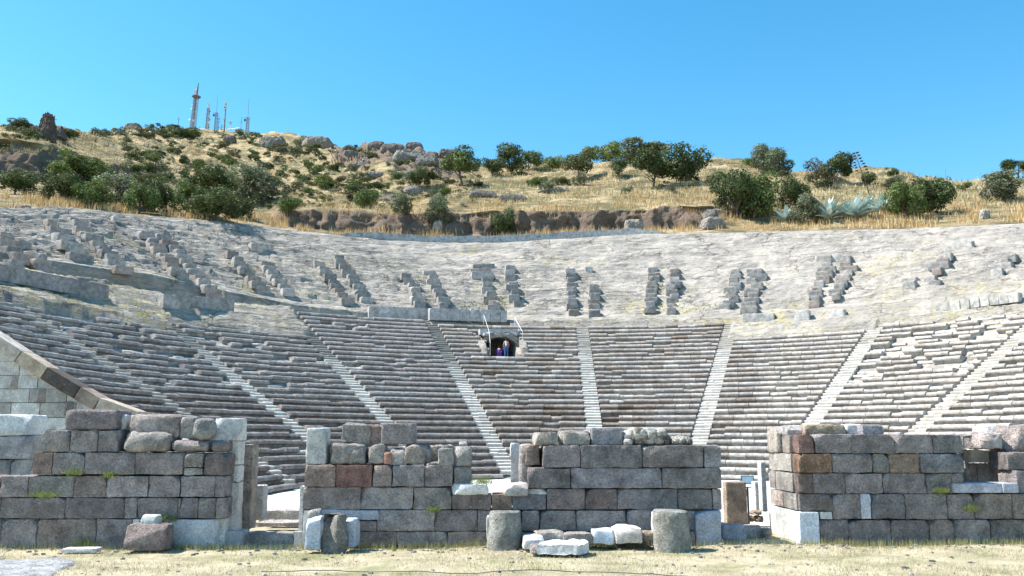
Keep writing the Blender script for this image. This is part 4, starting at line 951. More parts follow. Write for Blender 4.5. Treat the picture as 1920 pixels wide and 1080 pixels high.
for (xa, ya, ka), (xm, ym, km), (xb, yb, kb), lb in (((907, 588, 29.5), (917, 622, 25), (919, 662, 22), 'white handrail at the left of the cave opening'), ((965, 600, 29), (972, 620, 27), (980, 643, 25), 'white handrail at the right of the cave opening')):
    A, B, C_ = bowlseat(xa, ya, ka), bowlseat(xm, ym, km), bowlseat(xb, yb, kb)
    t = empty('handrail', tuple(C_), lb, 'handrail', 'white handrails by the cave opening'); mb = MB()
    up = Vector((0, 0, .85)); mb.add(*tube([A+up, B+up, C_+up], .02), (.8,)*3); loc_build(mb, 'rail', 'white', t)
    for q in (A, B, C_): mb = MB(); mb.add(*tube([q-Vector((0, 0, .2)), q+up], .018), (.8,)*3); loc_build(mb, 'post', 'white', t)
# ---------------------------------------------------------------- people
def skin(name, verts, edges, rad, mat, parent, sub=2):
    me = bpy.data.meshes.new(name); me.from_pydata(verts, edges, []); o = bpy.data.objects.new(name, me); C.objects.link(o); o.parent = parent
    md = o.modifiers.new('skin', 'SKIN'); md.use_smooth_shade = True
    for i, r in enumerate(rad): me.skin_vertices[0].data[i].radius = (r, r) if not isinstance(r, tuple) else r
    me.skin_vertices[0].data[0].use_root = True
    s_ = o.modifiers.new('sub', 'SUBSURF'); s_.levels = s_.render_levels = sub
    me.materials.append(mat); return o
def flat(name, c, rough=.8):
    m, n, b = new_mat(name, rough); b.inputs['Base Color'].default_value = (*c, 1)
    v = ramp(n, noise(n, 9, 3, .5, pos(n)), [(.3, tuple(x*.8 for x in c)), (.7, tuple(min(1, x*1.1) for x in c))]); n.links.new(v, b.inputs['Base Color']); return m
SK = flat('skin', (.50, .31, .22), .6); HR = flat('hair', (.03, .02, .015)); JN = flat('denim', (.05, .12, .32)); WT = flat('white_cotton', (.72, .70, .68)); PU = flat('purple_cotton', (.09, .03, .25)); RB_ = flat('red_bag', (.35, .06, .07)); SH = flat('shoe', (.6, .6, .6))
def place(px, py, r):
    Y = 60.
    for _ in range(40):
        q = P(px, py, Y); rr = math.hypot(q.x-CX, q.y-CY); Y += (r-rr)*.8
    return q
q = place(949, 667, rk_(21)+.75); t = empty('person', (q.x, q.y, zk_(21)+.0), 'standing visitor in white top and blue jeans with a red bag, facing the cave', 'person')
t.scale = (1.0, 1.0, 1.0)
# body : pelvis, spine, neck, head, legs, arms with five fingers each; faces away from the camera (+y)
Vb = [(0, 0, .92), (0, 0, 1.08), (0, .01, 1.25), (0, .0, 1.38), (0, .01, 1.46), (0, .03, 1.53), (0, .04, 1.62),
      (-.09, 0, .86), (-.10, .01, .48), (-.105, -.02, .10), (-.11, .12, .03), (.09, 0, .86), (.11, .03, .48), (.12, .0, .10), (.13, .14, .03),
      (-.17, 0, 1.36), (-.24, -.02, 1.10), (-.25, .04, .86), (-.25, .07, .79), (.17, 0, 1.36), (.23, -.04, 1.11), (.20, .10, .95), (.17, .17, .93)]
Eb = [(0, 1), (1, 2), (2, 3), (3, 4), (4, 5), (5, 6), (0, 7), (7, 8), (8, 9), (9, 10), (0, 11), (11, 12), (12, 13), (13, 14), (3, 15), (15, 16), (16, 17), (17, 18), (3, 19), (19, 20), (20, 21), (21, 22)]
Rb = [.12, .10, .115, .09, .045, .085, .075, .085, .055, .035, .03, .085, .055, .035, .03, .05, .036, .024, .022, .05, .036, .024, .022]
def fingers(Vb, Eb, Rb, w_, d):
    for k in range(5):
        o_f = (-.024+.016*k) if k < 4 else .04; L = [.06, .075, .07, .055, .045][k]; i = len(Vb)
        p0 = Vector(Vb[w_]); a = p0+Vector((o_f, .01 if k < 4 else .03, -.02)); b2 = a+Vector(d)*L+Vector((0, .01, -.02 if k < 4 else 0))
        Vb += [tuple(a), tuple(b2)]; Eb += [(w_, i), (i, i+1)]; Rb += [.009, .007]
fingers(Vb, Eb, Rb, 18, (0, .3, -.9)); fingers(Vb, Eb, Rb, 22, (.1, .6, -.6))
skin('body', Vb, Eb, Rb, SK, t)
skin('jeans', [(0, 0, .93), (0, 0, 1.02), (-.09, 0, .86), (-.10, .01, .48), (-.105, -.02, .08), (.09, 0, .86), (.11, .03, .48), (.12, .0, .08)], [(0, 1), (0, 2), (2, 3), (3, 4), (0, 5), (5, 6), (6, 7)], [.135, .12, .10, .072, .06, .10, .072, .06], JN, t)
skin('top', [(0, 0, 1.0), (0, 0, 1.12), (0, .01, 1.27), (0, 0, 1.38), (-.12, 0, 1.38), (.12, 0, 1.38)], [(0, 1), (1, 2), (2, 3), (3, 4), (3, 5)], [.13, .12, .13, .095, .055, .055], WT, t)
skin('hair', [(0, .02, 1.66), (0, -.02, 1.62), (0, -.05, 1.52), (0, -.06, 1.44)], [(0, 1), (1, 2), (2, 3)], [.07, .095, .075, .03], HR, t)
skin('bag', [(.20, -.06, 1.28), (.22, -.08, 1.12), (.23, -.08, .96)], [(0, 1), (1, 2)], [.05, .085, .06], RB_, t)
for sx in (-.108, .125): skin('shoe', [(sx, -.03, .035), (sx, .06, .035), (sx, .15, .03)], [(0, 1), (1, 2)], [.045, .045, .035], SH, t)
q = place(936, 667, rk_(21)+.85); t = empty('person', (q.x, q.y, zk_(21)), 'crouching visitor in purple clothes beside the standing one in the dark opening', 'person')
Vb = [(0, 0, .30), (0, .03, .46), (0, .09, .62), (0, .13, .74), (0, .17, .80), (0, .2, .86), (0, .23, .93), (-.1, .06, .30), (-.13, .38, .48), (-.12, .25, .10), (-.12, .38, .04), (.1, .06, .30), (.13, .38, .46), (.12, .25, .10), (.12, .38, .04),
      (-.16, .14, .72), (-.2, .26, .54), (-.12, .42, .52), (-.10, .48, .50), (.16, .14, .72), (.2, .26, .54), (.12, .42, .52), (.1, .48, .50)]
Rb = [.13, .12, .12, .09, .045, .08, .07, .10, .065, .045, .035, .10, .065, .045, .035, .05, .038, .026, .022, .05, .038, .026, .022]
Eb = [(0, 1), (1, 2), (2, 3), (3, 4), (4, 5), (5, 6), (0, 7), (7, 8), (8, 9), (9, 10), (0, 11), (11, 12), (12, 13), (13, 14), (3, 15), (15, 16), (16, 17), (17, 18), (3, 19), (19, 20), (20, 21), (21, 22)]
fingers(Vb, Eb, Rb, 18, (0, .9, -.2)); fingers(Vb, Eb, Rb, 22, (0, .9, -.2))
skin('body', Vb, Eb, Rb, SK, t)
skin('top', [(0, 0, .34), (0, .03, .46), (0, .09, .62), (0, .13, .73), (-.15, .14, .71), (-.2, .26, .55), (.15, .14, .71), (.2, .26, .55)], [(0, 1), (1, 2), (2, 3), (3, 4), (4, 5), (3, 6), (6, 7)], [.145, .14, .14, .10, .065, .052, .065, .052], PU, t)
skin('trousers', [(0, 0, .28), (-.1, .06, .30), (-.13, .38, .48), (-.12, .26, .12), (.1, .06, .30), (.13, .38, .46), (.12, .26, .12)], [(0, 1), (1, 2), (2, 3), (0, 4), (4, 5), (5, 6)], [.145, .115, .08, .06, .115, .08, .06], PU, t)
skin('hair', [(0, .2, .98), (0, .17, .92), (0, .13, .82)], [(0, 1), (1, 2)], [.06, .09, .06], HR, t)
# ---------------------------------------------------------------- vegetation
def crown_mesh(name, seed, n, shape, leaf=.16, col=(.075, .095, .03), var=.4, hollow=.45, nl=9, up=.0):
    g = np.random.default_rng(seed)
    # lobes fill a unit crown (x,y in -.5...5, z 0..1)
    L = []
    for i in range(nl):
        a = g.uniform(0, 2*math.pi); q = math.sqrt(g.uniform(0, 1))*.34
        zz = g.uniform(.22, .8); wide = {'round': 1, 'tall': .7, 'flat': 1.1, 'bush': 1.05}[shape]
        taper = math.sqrt(max(.12, 1-((zz-.42)/.62)**2))
        L.append((q*math.cos(a)*wide*taper, q*math.sin(a)*wide*taper, zz if shape != 'bush' else zz*.8, g.uniform(.10, .25)))
    L = np.array(L); vol = L[:, 3]**2; pick = g.choice(nl, n, p=vol/vol.sum())
    d = g.normal(size=(n, 3)); d /= np.linalg.norm(d, axis=1, keepdims=True)
    rad = g.uniform(hollow, 1.0, n)**.6*(1+.35*g.random(n)**4)
    c = L[pick, :3]+d*(L[pick, 3]*rad)[:, None]
    c[:, 2] = np.abs(c[:, 2])
    # gaps
    keep = fbm(c[:, 0]*7+seed, c[:, 1]*7, c[:, 2]*7, 2, seed) > -.30; c = c[keep]; d = d[keep]; pick = pick[keep]; n = len(c)
    for ax in (0, 1): c[:, ax] *= .5/np.percentile(np.abs(c[:, ax]), 97)
    c[:, 2] *= .98/np.percentile(c[:, 2], 98)
    a = g.normal(size=(n, 3)); a /= np.linalg.norm(a, axis=1, keepdims=True); nn = d*.8+a*.7; nn /= np.linalg.norm(nn, axis=1, keepdims=True)
    u = np.cross(nn, a); u /= np.linalg.norm(u, axis=1, keepdims=True)+1e-9; v = np.cross(nn, u)
    s = leaf*g.uniform(.6, 1.3, n)[:, None]
    V = np.stack([c-u*s*.5, c+v*s*.33, c+u*s*.5, c-v*s*.33], 1).reshape(-1, 3)
    Fc = np.arange(4*n).reshape(n, 4)
    hue = g.normal(0, 1, n); lobe = g.uniform(-.25, .3, nl)[pick]
    base = np.array(col)[None]*(1+var*.5*hue[:, None]*.6+lobe[:, None])
    base = base*(1+np.clip(g.normal(0, .15, (n, 3)), -.3, .3)); base = np.clip(base, .008, 1)
    return V, Fc, np.repeat(base, 4, 0)
PT = {}
def proto(key, seed, n, shape, leaf, col, trunk, bare=False, **kw):
    V, Fc, c = crown_mesh(key, seed, n, shape, leaf, col, **kw)
    if trunk: V[:, 2] = V[:, 2]*(1-trunk*.75)+trunk*.75
    cr = mesh_obj('crown', V, Fc, M['leaf'], None, c, False)
    g = random.Random(seed); mb = MB(); top = .55
    lean = g.uniform(-.05, .05)
    mb.add(*tube([(0, 0, -.06), (lean*.3, 0, trunk*.5), (lean, .01, max(.2, trunk)+.05), (lean*1.5, 0, top+.1)], [.038, .028, .022, .010], 7), (.12, .09, .07))
    for i in range(6):
        a = g.uniform(0, 6.28); z0_ = g.uniform(max(.12, trunk*.7), max(.3, trunk+.1)); r = g.uniform(.2, .34); mb.add(*tube([(lean*.8, 0, z0_), (r*.5*math.cos(a), r*.5*math.sin(a), z0_+.14), (r*math.cos(a), r*math.sin(a), z0_+g.uniform(.2, .42))], [.017, .011, .005], 5), (.12, .09, .07))
    if bare:
        for i in range(16):
            a = g.uniform(0, 6.28); r = g.uniform(.3, .52); mb.add(*tube([(0, 0, .45), (r*.5*math.cos(a), r*.5*math.sin(a), .7), (r*math.cos(a), r*math.sin(a), g.uniform(.7, 1.05))], [.01, .006, .003], 4), (.14, .12, .10))
    tr = mb.build('trunk', M['bark'])
    C.objects.unlink(cr); C.objects.unlink(tr); PT[key] = (cr, tr)
DG = (.070, .095, .032); MG = (.105, .145, .042); LG = (.17, .21, .055); GG = (.13, .15, .085); OL = (.12, .135, .055)
proto('oak', 11, 6720, 'round', .060, OL, .28); proto('oak2', 23, 6720, 'round', .060, DG, .22); proto('tall', 31, 5400, 'tall', .062, DG, .12, nl=11)
proto('lean', 41, 5760, 'round', .062, MG, .38); proto('light', 51, 4800, 'bush', .060, LG, .0); proto('bush', 61, 6720, 'bush', .058, DG, .0, nl=12)
proto('bush2', 71, 6720, 'bush', .058, MG, .0, nl=13); proto('grey', 81, 5760, 'bush', .058, GG, .0, nl=11); proto('bare', 91, 1500, 'round', .062, (.09, .085, .045), .2, True)
for i, (c_, nl_) in enumerate(((DG, 4), (MG, 5), (GG, 4), ((.12, .12, .06), 5))): proto('shrub%d' % i, 101+i, 900, 'bush', .11, c_, .0, nl=nl_)
def plant(key, px, py, wpx, hpx, label, cat='tree', group=None, name=None, rot=None, yaw_lean=0, Yoff=0):
    q = tpt(px, py); sc = q.y/F*1.03; w_ = wpx*sc*1.02; h = hpx*sc*1.02
    cr, tr = PT[key]
    t = empty(name or ('tree' if cat == 'tree' else 'bush'), (q.x, q.y+Yoff, q.z-.05*h), label, cat, group)
    t.scale = (w_, w_*.95, h); t.rotation_euler = (0, yaw_lean, rot if rot is not None else random.uniform(0, 6.28)) if not yaw_lean else (0, yaw_lean, 0)
    for src in (cr, tr):
        c = src.copy(); C.objects.link(c); c.parent = t
    return t
TR = 'trees on the hill above the theatre'; BU = 'large bushes on the hill above the theatre'
for a in (
 ('lean', 868, 352, 70, 74, 'leaning tree with a crooked visible trunk at the right end of the rock outcrop', 'tree', TR),
 ('tall', 960, 327, 50, 64, 'tallest dark tree of the clump on the skyline left of centre', 'tree', TR), ('bush', 924, 330, 44, 34, 'rounded dark bush at the left of the skyline clump', 'bush', BU), ('bush2', 992, 324, 44, 36, 'rounded bush at the right of the skyline clump', 'bush', BU),
 ('light', 1038, 320, 50, 32, 'light green low bush on the skyline right of the dark clump', 'bush', BU), ('oak', 1085, 338, 52, 58, 'small dark tree with a thin bare trunk on the pale slope', 'tree', TR), ('light', 1108, 312, 38, 34, 'light green bush behind the small thin-trunked tree', 'bush', BU), ('light', 1146, 300, 52, 42, 'light green leafy bush at the left of the top skyline group', 'bush', BU),
 ('oak', 1207, 308, 84, 54, 'broad olive-green tree crowning the skyline', 'tree', TR), ('tall', 1160, 339, 30, 44, 'small slim upright tree on the grass slope', 'tree', TR), ('oak2', 1225, 352, 76, 68, 'round tree with a short trunk in front of the broad skyline tree', 'tree', TR), ('bush', 1288, 348, 82, 76, 'very dark dense tree on the slope beside the pale grass knoll', 'tree', TR),
 ('grey', 1462, 326, 66, 60, 'large grey-green tree standing alone on the skyline', 'tree', TR), ('grey', 1434, 322, 42, 54, 'spiky left neighbour grown into the large grey-green skyline tree', 'tree', TR), ('light', 1408, 318, 28, 24, 'small light bush on the skyline left of the grey-green tree', 'bush', BU), ('oak2', 1565, 348, 58, 60, 'compact round tree next to the half-bare one', 'tree', TR), ('bare', 1532, 354, 50, 54, 'half-bare tree with dry twigs showing', 'tree', TR),
 ('oak2', 1908, 327, 44, 36, 'tree crown at the right edge of the photo on the skyline', 'tree', TR), ('grey', 1880, 380, 78, 62, 'grey-green bush near the right edge below the skyline', 'bush', BU),
 ('bush', 1382, 408, 90, 92, 'massive dark bush at the end of the cliff', 'bush', BU), ('bush2', 1425, 410, 76, 84, 'right half of the massive bush mass at the end of the cliff', 'bush', BU), ('grey', 1365, 372, 60, 48, 'lighter bush behind the massive bush mass', 'bush', BU), ('bush', 1484, 400, 58, 66, 'dark rounded bush left of the agaves', 'bush', BU), ('grey', 1520, 424, 50, 60, 'grey upright bush between two agaves', 'bush', BU),
 ('bush2', 1702, 412, 66, 66, 'vivid green dense bush right of the agaves', 'bush', BU), ('bush', 1745, 398, 82, 72, 'large dark bush behind the vivid green one', 'bush', BU), ('light', 1716, 404, 36, 50, 'light green sapling inside the dense bush right of the agaves', 'bush', BU),
 ('bush', 943, 428, 42, 52, 'dark bush growing on the middle of the cliff face', 'bush', BU), ('grey', 815, 418, 54, 54, 'grey-green bush on the left part of the cliff edge', 'bush', BU), ('grey', 757, 416, 40, 42, 'thin bush on the cliff at the left of the grey-green one', 'bush', BU), ('bush', 786, 354, 42, 38, 'dark bush beside the big round boulder', 'bush', BU), ('bush2', 683, 390, 44, 40, 'green bush on the grass edge at the left end of the cliff', 'bush', BU), ('bush2', 1009, 352, 34, 22, 'low dark bush on the pale slope below the skyline clump', 'bush', BU), ('bush', 1053, 348, 26, 15, 'small dark bush below the thin-trunked tree', 'bush', BU),
 ('bush2', 1351, 350, 44, 20, 'low bush by the foot of the very dark tree', 'bush', BU), ('light', 1665, 320, 30, 12, 'little light bush right on the skyline right of the agave stalk', 'bush', BU), ('grey', 1672, 356, 46, 24, 'low spread bush on the right grass slope', 'bush', BU), ('bush', 1632, 350, 28, 24, 'small dark bush behind the agave stalk', 'bush', BU), ('bush', 1676, 341, 20, 14, 'tiny dark bush left of the sloping fence', 'bush', BU),
 ('bush2', 145, 348, 104, 56, 'domed green bush under the dark left cliff', 'bush', BU), ('bush', 28, 362, 66, 44, 'dark bush at the left edge of the photo', 'bush', BU), ('grey', 38, 332, 46, 26, 'greyish small bush above the dark one at the left edge', 'bush', BU), ('bush', 118, 378, 80, 56, 'dark bush mass at the left of the front thicket', 'bush', BU), ('bush2', 172, 388, 70, 50, 'bush with a dark foot in the front thicket at left', 'bush', BU), ('grey', 228, 384, 84, 58, 'grey-green bush in the middle of the front thicket', 'bush', BU), ('bush2', 262, 398, 60, 56, 'bright middle bush of the thicket just above the rim', 'bush', BU), ('bush', 290, 396, 52, 66, 'dark-footed bush at the right of the left thicket', 'bush', BU), ('oak', 262, 346, 56, 30, 'low tree crown behind the left thicket', 'bush', BU),
 ('bush', 388, 372, 92, 62, 'largest dark green tree-like bush left of the cliff', 'bush', BU), ('bush2', 352, 402, 66, 62, 'bush at the left foot of the largest one', 'bush', BU), ('bush', 405, 414, 88, 56, 'deep dark bush standing on the rim of the bowl', 'bush', BU), ('grey', 473, 382, 88, 72, 'big grey-green round bush right of the largest dark one', 'bush', BU), ('bush', 446, 410, 56, 40, 'low dark bush below the big grey-green round one', 'bush', BU), ('bush2', 540, 392, 44, 34, 'small bush at the left start of the cliff', 'bush', BU), ('light', 608, 352, 40, 24, 'light green scrub right of the big grey-green bush', 'bush', BU), ('bush2', 510, 350, 30, 26, 'green bush right above the big grey-green one', 'bush', BU),
 ('bush', 344, 262, 54, 32, 'big dark skyline bush left of the tallest tower', 'bush', BU), ('tall', 320, 244, 18, 18, 'little tree on the skyline left of the big skyline bush', 'tree', TR), ('tall', 174, 250, 18, 20, 'little tree on the left skyline', 'tree', TR), ('bush', 36, 248, 40, 22, 'dark skyline bush at the far left before the rock spire', 'bush', BU), ('bush', 120, 262, 44, 22, 'dark bush on the skyline right of the rock spire', 'bush', BU),
): plant(*a, yaw_lean=(-.22 if a[0] == 'lean' else 0))
# scattered shrubs : each one an object
SG = 'shrubs scattered over the hillside'; cnt = 0; zones = {}
def zone(px, py):
    c = 'under the tallest tower' if 300 < px < 480 and py < 300 else 'near the left skyline' if px < 300 and py < 300 else 'on the left hillside above the thicket' if px < 520 and py >= 300 else 'near the twin boulders of the skyline' if px < 660 and py < 300 else 'on the terraced slope left of the rock outcrop' if px < 700 else 'around the rock outcrop' if px < 900 else 'on the open grass slope right of centre'
    return c
LM = [(361, 243, 'tallest antenna tower'), (460, 256, 'white mast hut'), (84, 250, 'dark rock spire'), (344, 255, 'big dark skyline bush'), (508, 270, 'left twin boulder'), (592, 272, 'right twin boulder'), (735, 285, 'topmost crag'), (772, 350, 'round boulder'), (388, 345, 'largest dark bush'), (473, 350, 'big grey-green round bush'),
 (246, 245, 'brown skyline rock'), (145, 320, 'domed bush under the left cliff'), (260, 330, 'low crown behind the thicket'), (228, 290, 'end of the dark left cliff'), (868, 320, 'leaning tree'), (170, 250, 'little tree on the left skyline'), (540, 380, 'start of the cliff'), (608, 345, 'light green scrub'), (683, 372, 'bush at the cliff end'), (840, 295, 'right crag of the outcrop'), (690, 300, 'left crag of the outcrop'), (1085, 320, 'thin-trunked tree'), (960, 300, 'tallest dark skyline tree'), (1225, 330, 'round short-trunked tree'), (1395, 350, 'massive bush at the cliff end'), (1565, 330, 'compact round tree'), (1610, 330, 'agave stalk'), (1745, 360, 'large dark right bush'), (1880, 350, 'bush near the right edge'), (430, 300, 'middle of the open hillside'), (330, 300, 'open slope under the tallest tower'), (600, 310, 'middle of the terraced slope')]
SL = []
for _ in range(4000):
    if cnt >= 296: break
    if cnt < 36: px = random.uniform(0, 330); py = random.uniform(236, 268)
    elif cnt < 256: px = random.uniform(0, 700); py = random.uniform(245, 385)
    elif cnt < 278: px = random.uniform(640, 900); py = random.uniform(280, 370)
    else: px = random.uniform(900, 1900); py = random.uniform(335, 372)
    Ys, ys = tcol(px)
    if py < ys[-1]+2 or py > ys[2]+12: continue
    if px < 230 and 262 < py < 345: continue
    q = tpt(px, py); D = q.y; wp = random.uniform(9, 27)*(1.0 if D > 140 else 1.1)*(.8+.5*(py-240)/140); hp = wp*random.uniform(.5, .85)
    k = 'shrub%d' % random.randrange(4); zn = zone(px, py); sc = D/F
    col_w = {'shrub0': 'dark green', 'shrub1': 'green', 'shrub2': 'grey-green', 'shrub3': 'dull olive'}[k]; sz = 'tiny' if wp < 14 else 'small' if wp < 21 else 'middling'
    cr, tr = PT[k]; o = cr.copy(); C.objects.link(o); o.name = 'shrub'; o.location = q-Vector((0, 0, .08*hp*sc)); o.scale = (wp*sc*1.15, wp*sc*1.1, hp*sc*1.1); o.rotation_euler = (0, 0, random.uniform(0, 6.28))
    lx, ly, ph_ = min(LM, key=lambda l: (l[0]-px)**2+(1.6*(l[1]-py))**2); dx_, dy_ = px-lx, (py-ly)*1.6; far = math.hypot(dx_, dy_)
    dirw = 'right of' if dx_ > abs(dy_) else 'left of' if -dx_ > abs(dy_) else 'below' if dy_ > 0 else 'above'
    if abs(dx_) > .5*abs(dy_) and dirw in ('below', 'above'): dirw = dirw+(' right of' if dx_ > 0 else ' left of')
    SL.append((px, o)); tag(o, '%s %s shrub %s%s the %s' % (sz, col_w, 'just ' if far < 22 else '', dirw, ph_), 'shrub', 'shrubs scattered over the hillside'); cnt += 1
byl = {}
for px, o in SL: byl.setdefault(o['label'], []).append((px, o))
for lb, L in byl.items():
    L.sort(key=lambda a: a[0]); names = {1: [''], 2: [', left one', ', right one'], 3: [', left one', ', middle one', ', right one']}.get(len(L), [', the leftmost one', ', second from left', ', third from left', ', fourth from left', ', fifth from left', ', sixth from left', ', seventh from left', ', eighth from left', ', ninth from left', ', tenth from left'])
    for (px, o), nm in zip(L, names): o['label'] = lb+nm
# the many more low shrubs as one mass
MV = []; MF = []; MC = []; nv = 0; k_ = 0
for _ in range(6000):
    if k_ >= 760: break
    px = random.uniform(-40, 900); py = random.uniform(240, 388); Ys, ys = tcol(px)
    if py < ys[-1]+1 or py > ys[2]+12 or (px < 230 and 268 < py < 345): continue
    if fbm(np.array([px*.02]), np.array([py*.06]), None, 3, 12)[0] < -.12: continue
    q = tpt(px, py); sc = q.y/F; wp = random.uniform(5, 15); me = PT['shrub%d' % random.randrange(4)][0].data; n_ = len(me.vertices)
    if 'c' not in locals() or True:
        co = np.empty(n_*3, np.float32); me.vertices.foreach_get('co', co); co = co.reshape(-1, 4, 3); cc_v = np.empty(n_*4, np.float32); me.color_attributes[0].data.foreach_get('color', cc_v); cc_v = cc_v.reshape(-1, 4, 4)[..., :3]
        sel = rng.integers(0, len(co), 130); ctr = co[sel].mean(1, keepdims=True); co2 = (co[sel]-ctr)*1.9+ctr
        co2 = co2*np.array([wp*sc*1.2, wp*sc*1.1, wp*sc*.7])+np.array(q); MV.append(co2.reshape(-1, 3)); MC.append(cc_v[sel].reshape(-1, 3)); k_ += 1
MV = np.concatenate(MV); o = mesh_obj('low_scrub', MV, np.arange(len(MV)).reshape(-1, 4), M['leaf'], None, np.concatenate(MC), False); tag(o, 'low green scrub dotting the dry hillside between the larger shrubs', 'scrub', None, 'stuff')
# boulders and outcrops
def boulder(px, py, w_, h, col, label, lump=.62, dep=None, group='boulders and outcrops on the hill'):
    q = tpt(px, py); sc = q.y/F; V, Fc = rbox((q.x, q.y+w_*sc*.2, q.z+h*sc*.42), (w_*sc, (dep or w_*.7)*sc, h*sc*1.15), random.uniform(-.3, .3), .3, min(.5, h*sc*.10), lump, w_*sc/20, maxn=26, fac=16, taper=.5 if 'spire' in label else .15)
    o = mesh_obj('boulder', V-np.array(q), Fc, M['hillrock'], None, np.full((len(V), 3), 1)*np.array(col)*.78, True, tuple(q)); return tag(o, label, 'boulder', group)
M['hillrock'] = stone_mat('hill_rock', .5, .15, .8, 4, lo=.55, hi=1.4, stain=.6)
for b_ in ((772, 360, 40, 20, (.36, .33, .29), 'big smooth round boulder left of a dark bush', .9), (82, 264, 40, 60, (.17, .14, .12), 'dark rock spire on the far left skyline', .5), (60, 256, 36, 24, (.17, .14, .12), 'dark shoulder of rock left of the spire', .5), (104, 264, 40, 26, (.18, .15, .13), 'dark shoulder of rock right of the spire', .5),
 (508, 279, 62, 30, (.27, .25, .22), 'left one of the twin skyline boulders'), (592, 281, 66, 26, (.32, .29, .24), 'right one of the twin skyline boulders'), (430, 268, 30, 16, (.22, .19, .18), 'dark boulder below the white mast hut'), (246, 250, 36, 18, (.30, .25, .19), 'brown rock on the skyline left of the big bush'),
 (735, 294, 56, 22, (.24, .21, .19), 'topmost dark crag of the rock outcrop'), (690, 308, 44, 22, (.27, .24, .22), 'left crag of the rock outcrop'), (765, 310, 70, 26, (.30, .28, .25), 'wide grey crag in the middle of the outcrop'), (722, 322, 70, 20, (.33, .30, .27), 'light lower crag of the outcrop'), (840, 300, 50, 22, (.22, .19, .18), 'dark crag at the right end of the outcrop'), (800, 318, 50, 20, (.28, .26, .24), 'low grey crag before the leaning tree'), (670, 325, 34, 14, (.36, .33, .3), 'pale flat rock at the left foot of the outcrop'), (838, 345, 26, 12, (.40, .37, .33), 'pale stone at the foot of the leaning tree'),
 (655, 300, 34, 18, (.25, .22, .20), 'small dark crag at the far left of the outcrop'), (705, 285, 40, 18, (.21, .18, .17), 'dark crag on the skyline beside the topmost one'), (775, 290, 40, 18, (.24, .21, .2), 'crag right of the topmost one on the skyline'), (805, 296, 44, 18, (.22, .2, .18), 'dark skyline crag between the outcrop and the leaning tree'), (700, 334, 50, 16, (.3, .27, .25), 'long low rock at the outcrop foot'), (760, 330, 50, 18, (.28, .25, .23), 'squat rock below the wide grey crag'), (905, 366, 60, 12, (.30, .25, .22), 'left dark rock ledge in the grass band', .15), (960, 368, 60, 14, (.33, .28, .24), 'middle rock ledge in the grass band', .15), (1040, 363, 70, 9, (.36, .33, .29), 'right thin rock ledge in the grass band', .15), (720, 372, 44, 12, (.34, .3, .27), 'low broken rock below the round boulder', .3), (1340, 392, 60, 24, (.26, .24, .22), 'dark grey rock left under the massive bush', .3), (1849, 408, 20, 20, (.46, .43, .38), 'squared pale rock among the orange grass at right', .2), (1880, 376, 46, 24, (.25, .21, .19), 'dark rock behind the bush near the right edge', .3), (1340, 430, 50, 24, (.36, .32, .28), 'pale broken rock at the right end of the cliff foot', .3), (1190, 432, 40, 26, (.38, .34, .30), 'grey slab leaning against the cliff', .2), (308, 402, 14, 12, (.16, .12, .10), 'small dark rock under the thicket on the rim', .4), (45, 395, 22, 8, (.33, .28, .25), 'flat grey rock on the pale grass at left', .4), (820, 434, 22, 20, (.44, .39, .33), 'pale rock step at the foot of the cliff', .3)): boulder(*b_)
# ---------------------------------------------------------------- grass as stuff
def blades(name, label, pts, h, w_, cols, mat='blade', bend=.35):
    n = len(pts); a = rng.uniform(0, 6.28, n); hh = h*rng.uniform(.5, 1.25, n); ww = w_*rng.uniform(.6, 1.2, n)
    dx, dy = np.cos(a), np.sin(a); ta = rng.uniform(0, 6.28, n); tl = hh*bend*rng.random(n)
    p = np.array(pts); z = np.zeros(n)
    V = np.stack([p+np.stack([dx*ww/2, dy*ww/2, z-.02], 1), p-np.stack([dx*ww/2, dy*ww/2, z+.02], 1), p+np.stack([np.cos(ta)*tl, np.sin(ta)*tl, hh], 1)], 1).reshape(-1, 3)
    Fc = np.arange(3*n).reshape(n, 3); c = np.array(cols)[rng.integers(0, len(cols), n)]*rng.uniform(.75, 1.25, (n, 1))
    o = mesh_obj(name, V, Fc, M[mat], None, np.repeat(c, 3, 0), False); return tag(o, label, 'grass', None, 'stuff')
n = 90000; y = rng.uniform(14.0, 22.6, n); x = rng.uniform(-1, 1, n)*(y*.62+.6); mask = fbm(x*.8, y*1.2, None, 4, 7)+rng.normal(0, .18, n) > -.10; x, y = x[mask], y[mask]
gn_ = fbm(x*.5, y*.7, None, 3, 19) > .12
blades('dry_grass', 'short dry trampled grass in the foreground', np.stack([x[~gn_], y[~gn_], gz(x[~gn_], y[~gn_])], 1), .055, .014, [(.54, .48, .33), (.45, .38, .245), (.60, .55, .41), (.38, .33, .2)], bend=1.3)
blades('green_grass', 'thin greenish grass patches in the foreground', np.stack([x[gn_], y[gn_], gz(x[gn_], y[gn_])], 1), .055, .014, [(.26, .29, .11), (.50, .44, .26), (.32, .34, .16), (.60, .54, .36)], bend=1.2)
# taller weeds along the wall feet
pts = []
for cx_, sx, n in ((-10, 5, 900), (-6.8, .9, 500), (-4.2, .9, 300), (-2, 3.2, 1200), (2, 3, 1100), (7.6, 1.5, 700), (11, 3.5, 1500)):
    x = rng.normal(cx_, sx*.6, n); y = 19.85-np.abs(rng.normal(0, .13, n)); pts.append(np.stack([x, y, gz(x, y)], 1))
blades('weeds', 'weeds and dry stalks along the foot of the walls', np.concatenate(pts), .16, .012, [(.28, .30, .12), (.48, .40, .22), (.20, .24, .09)])
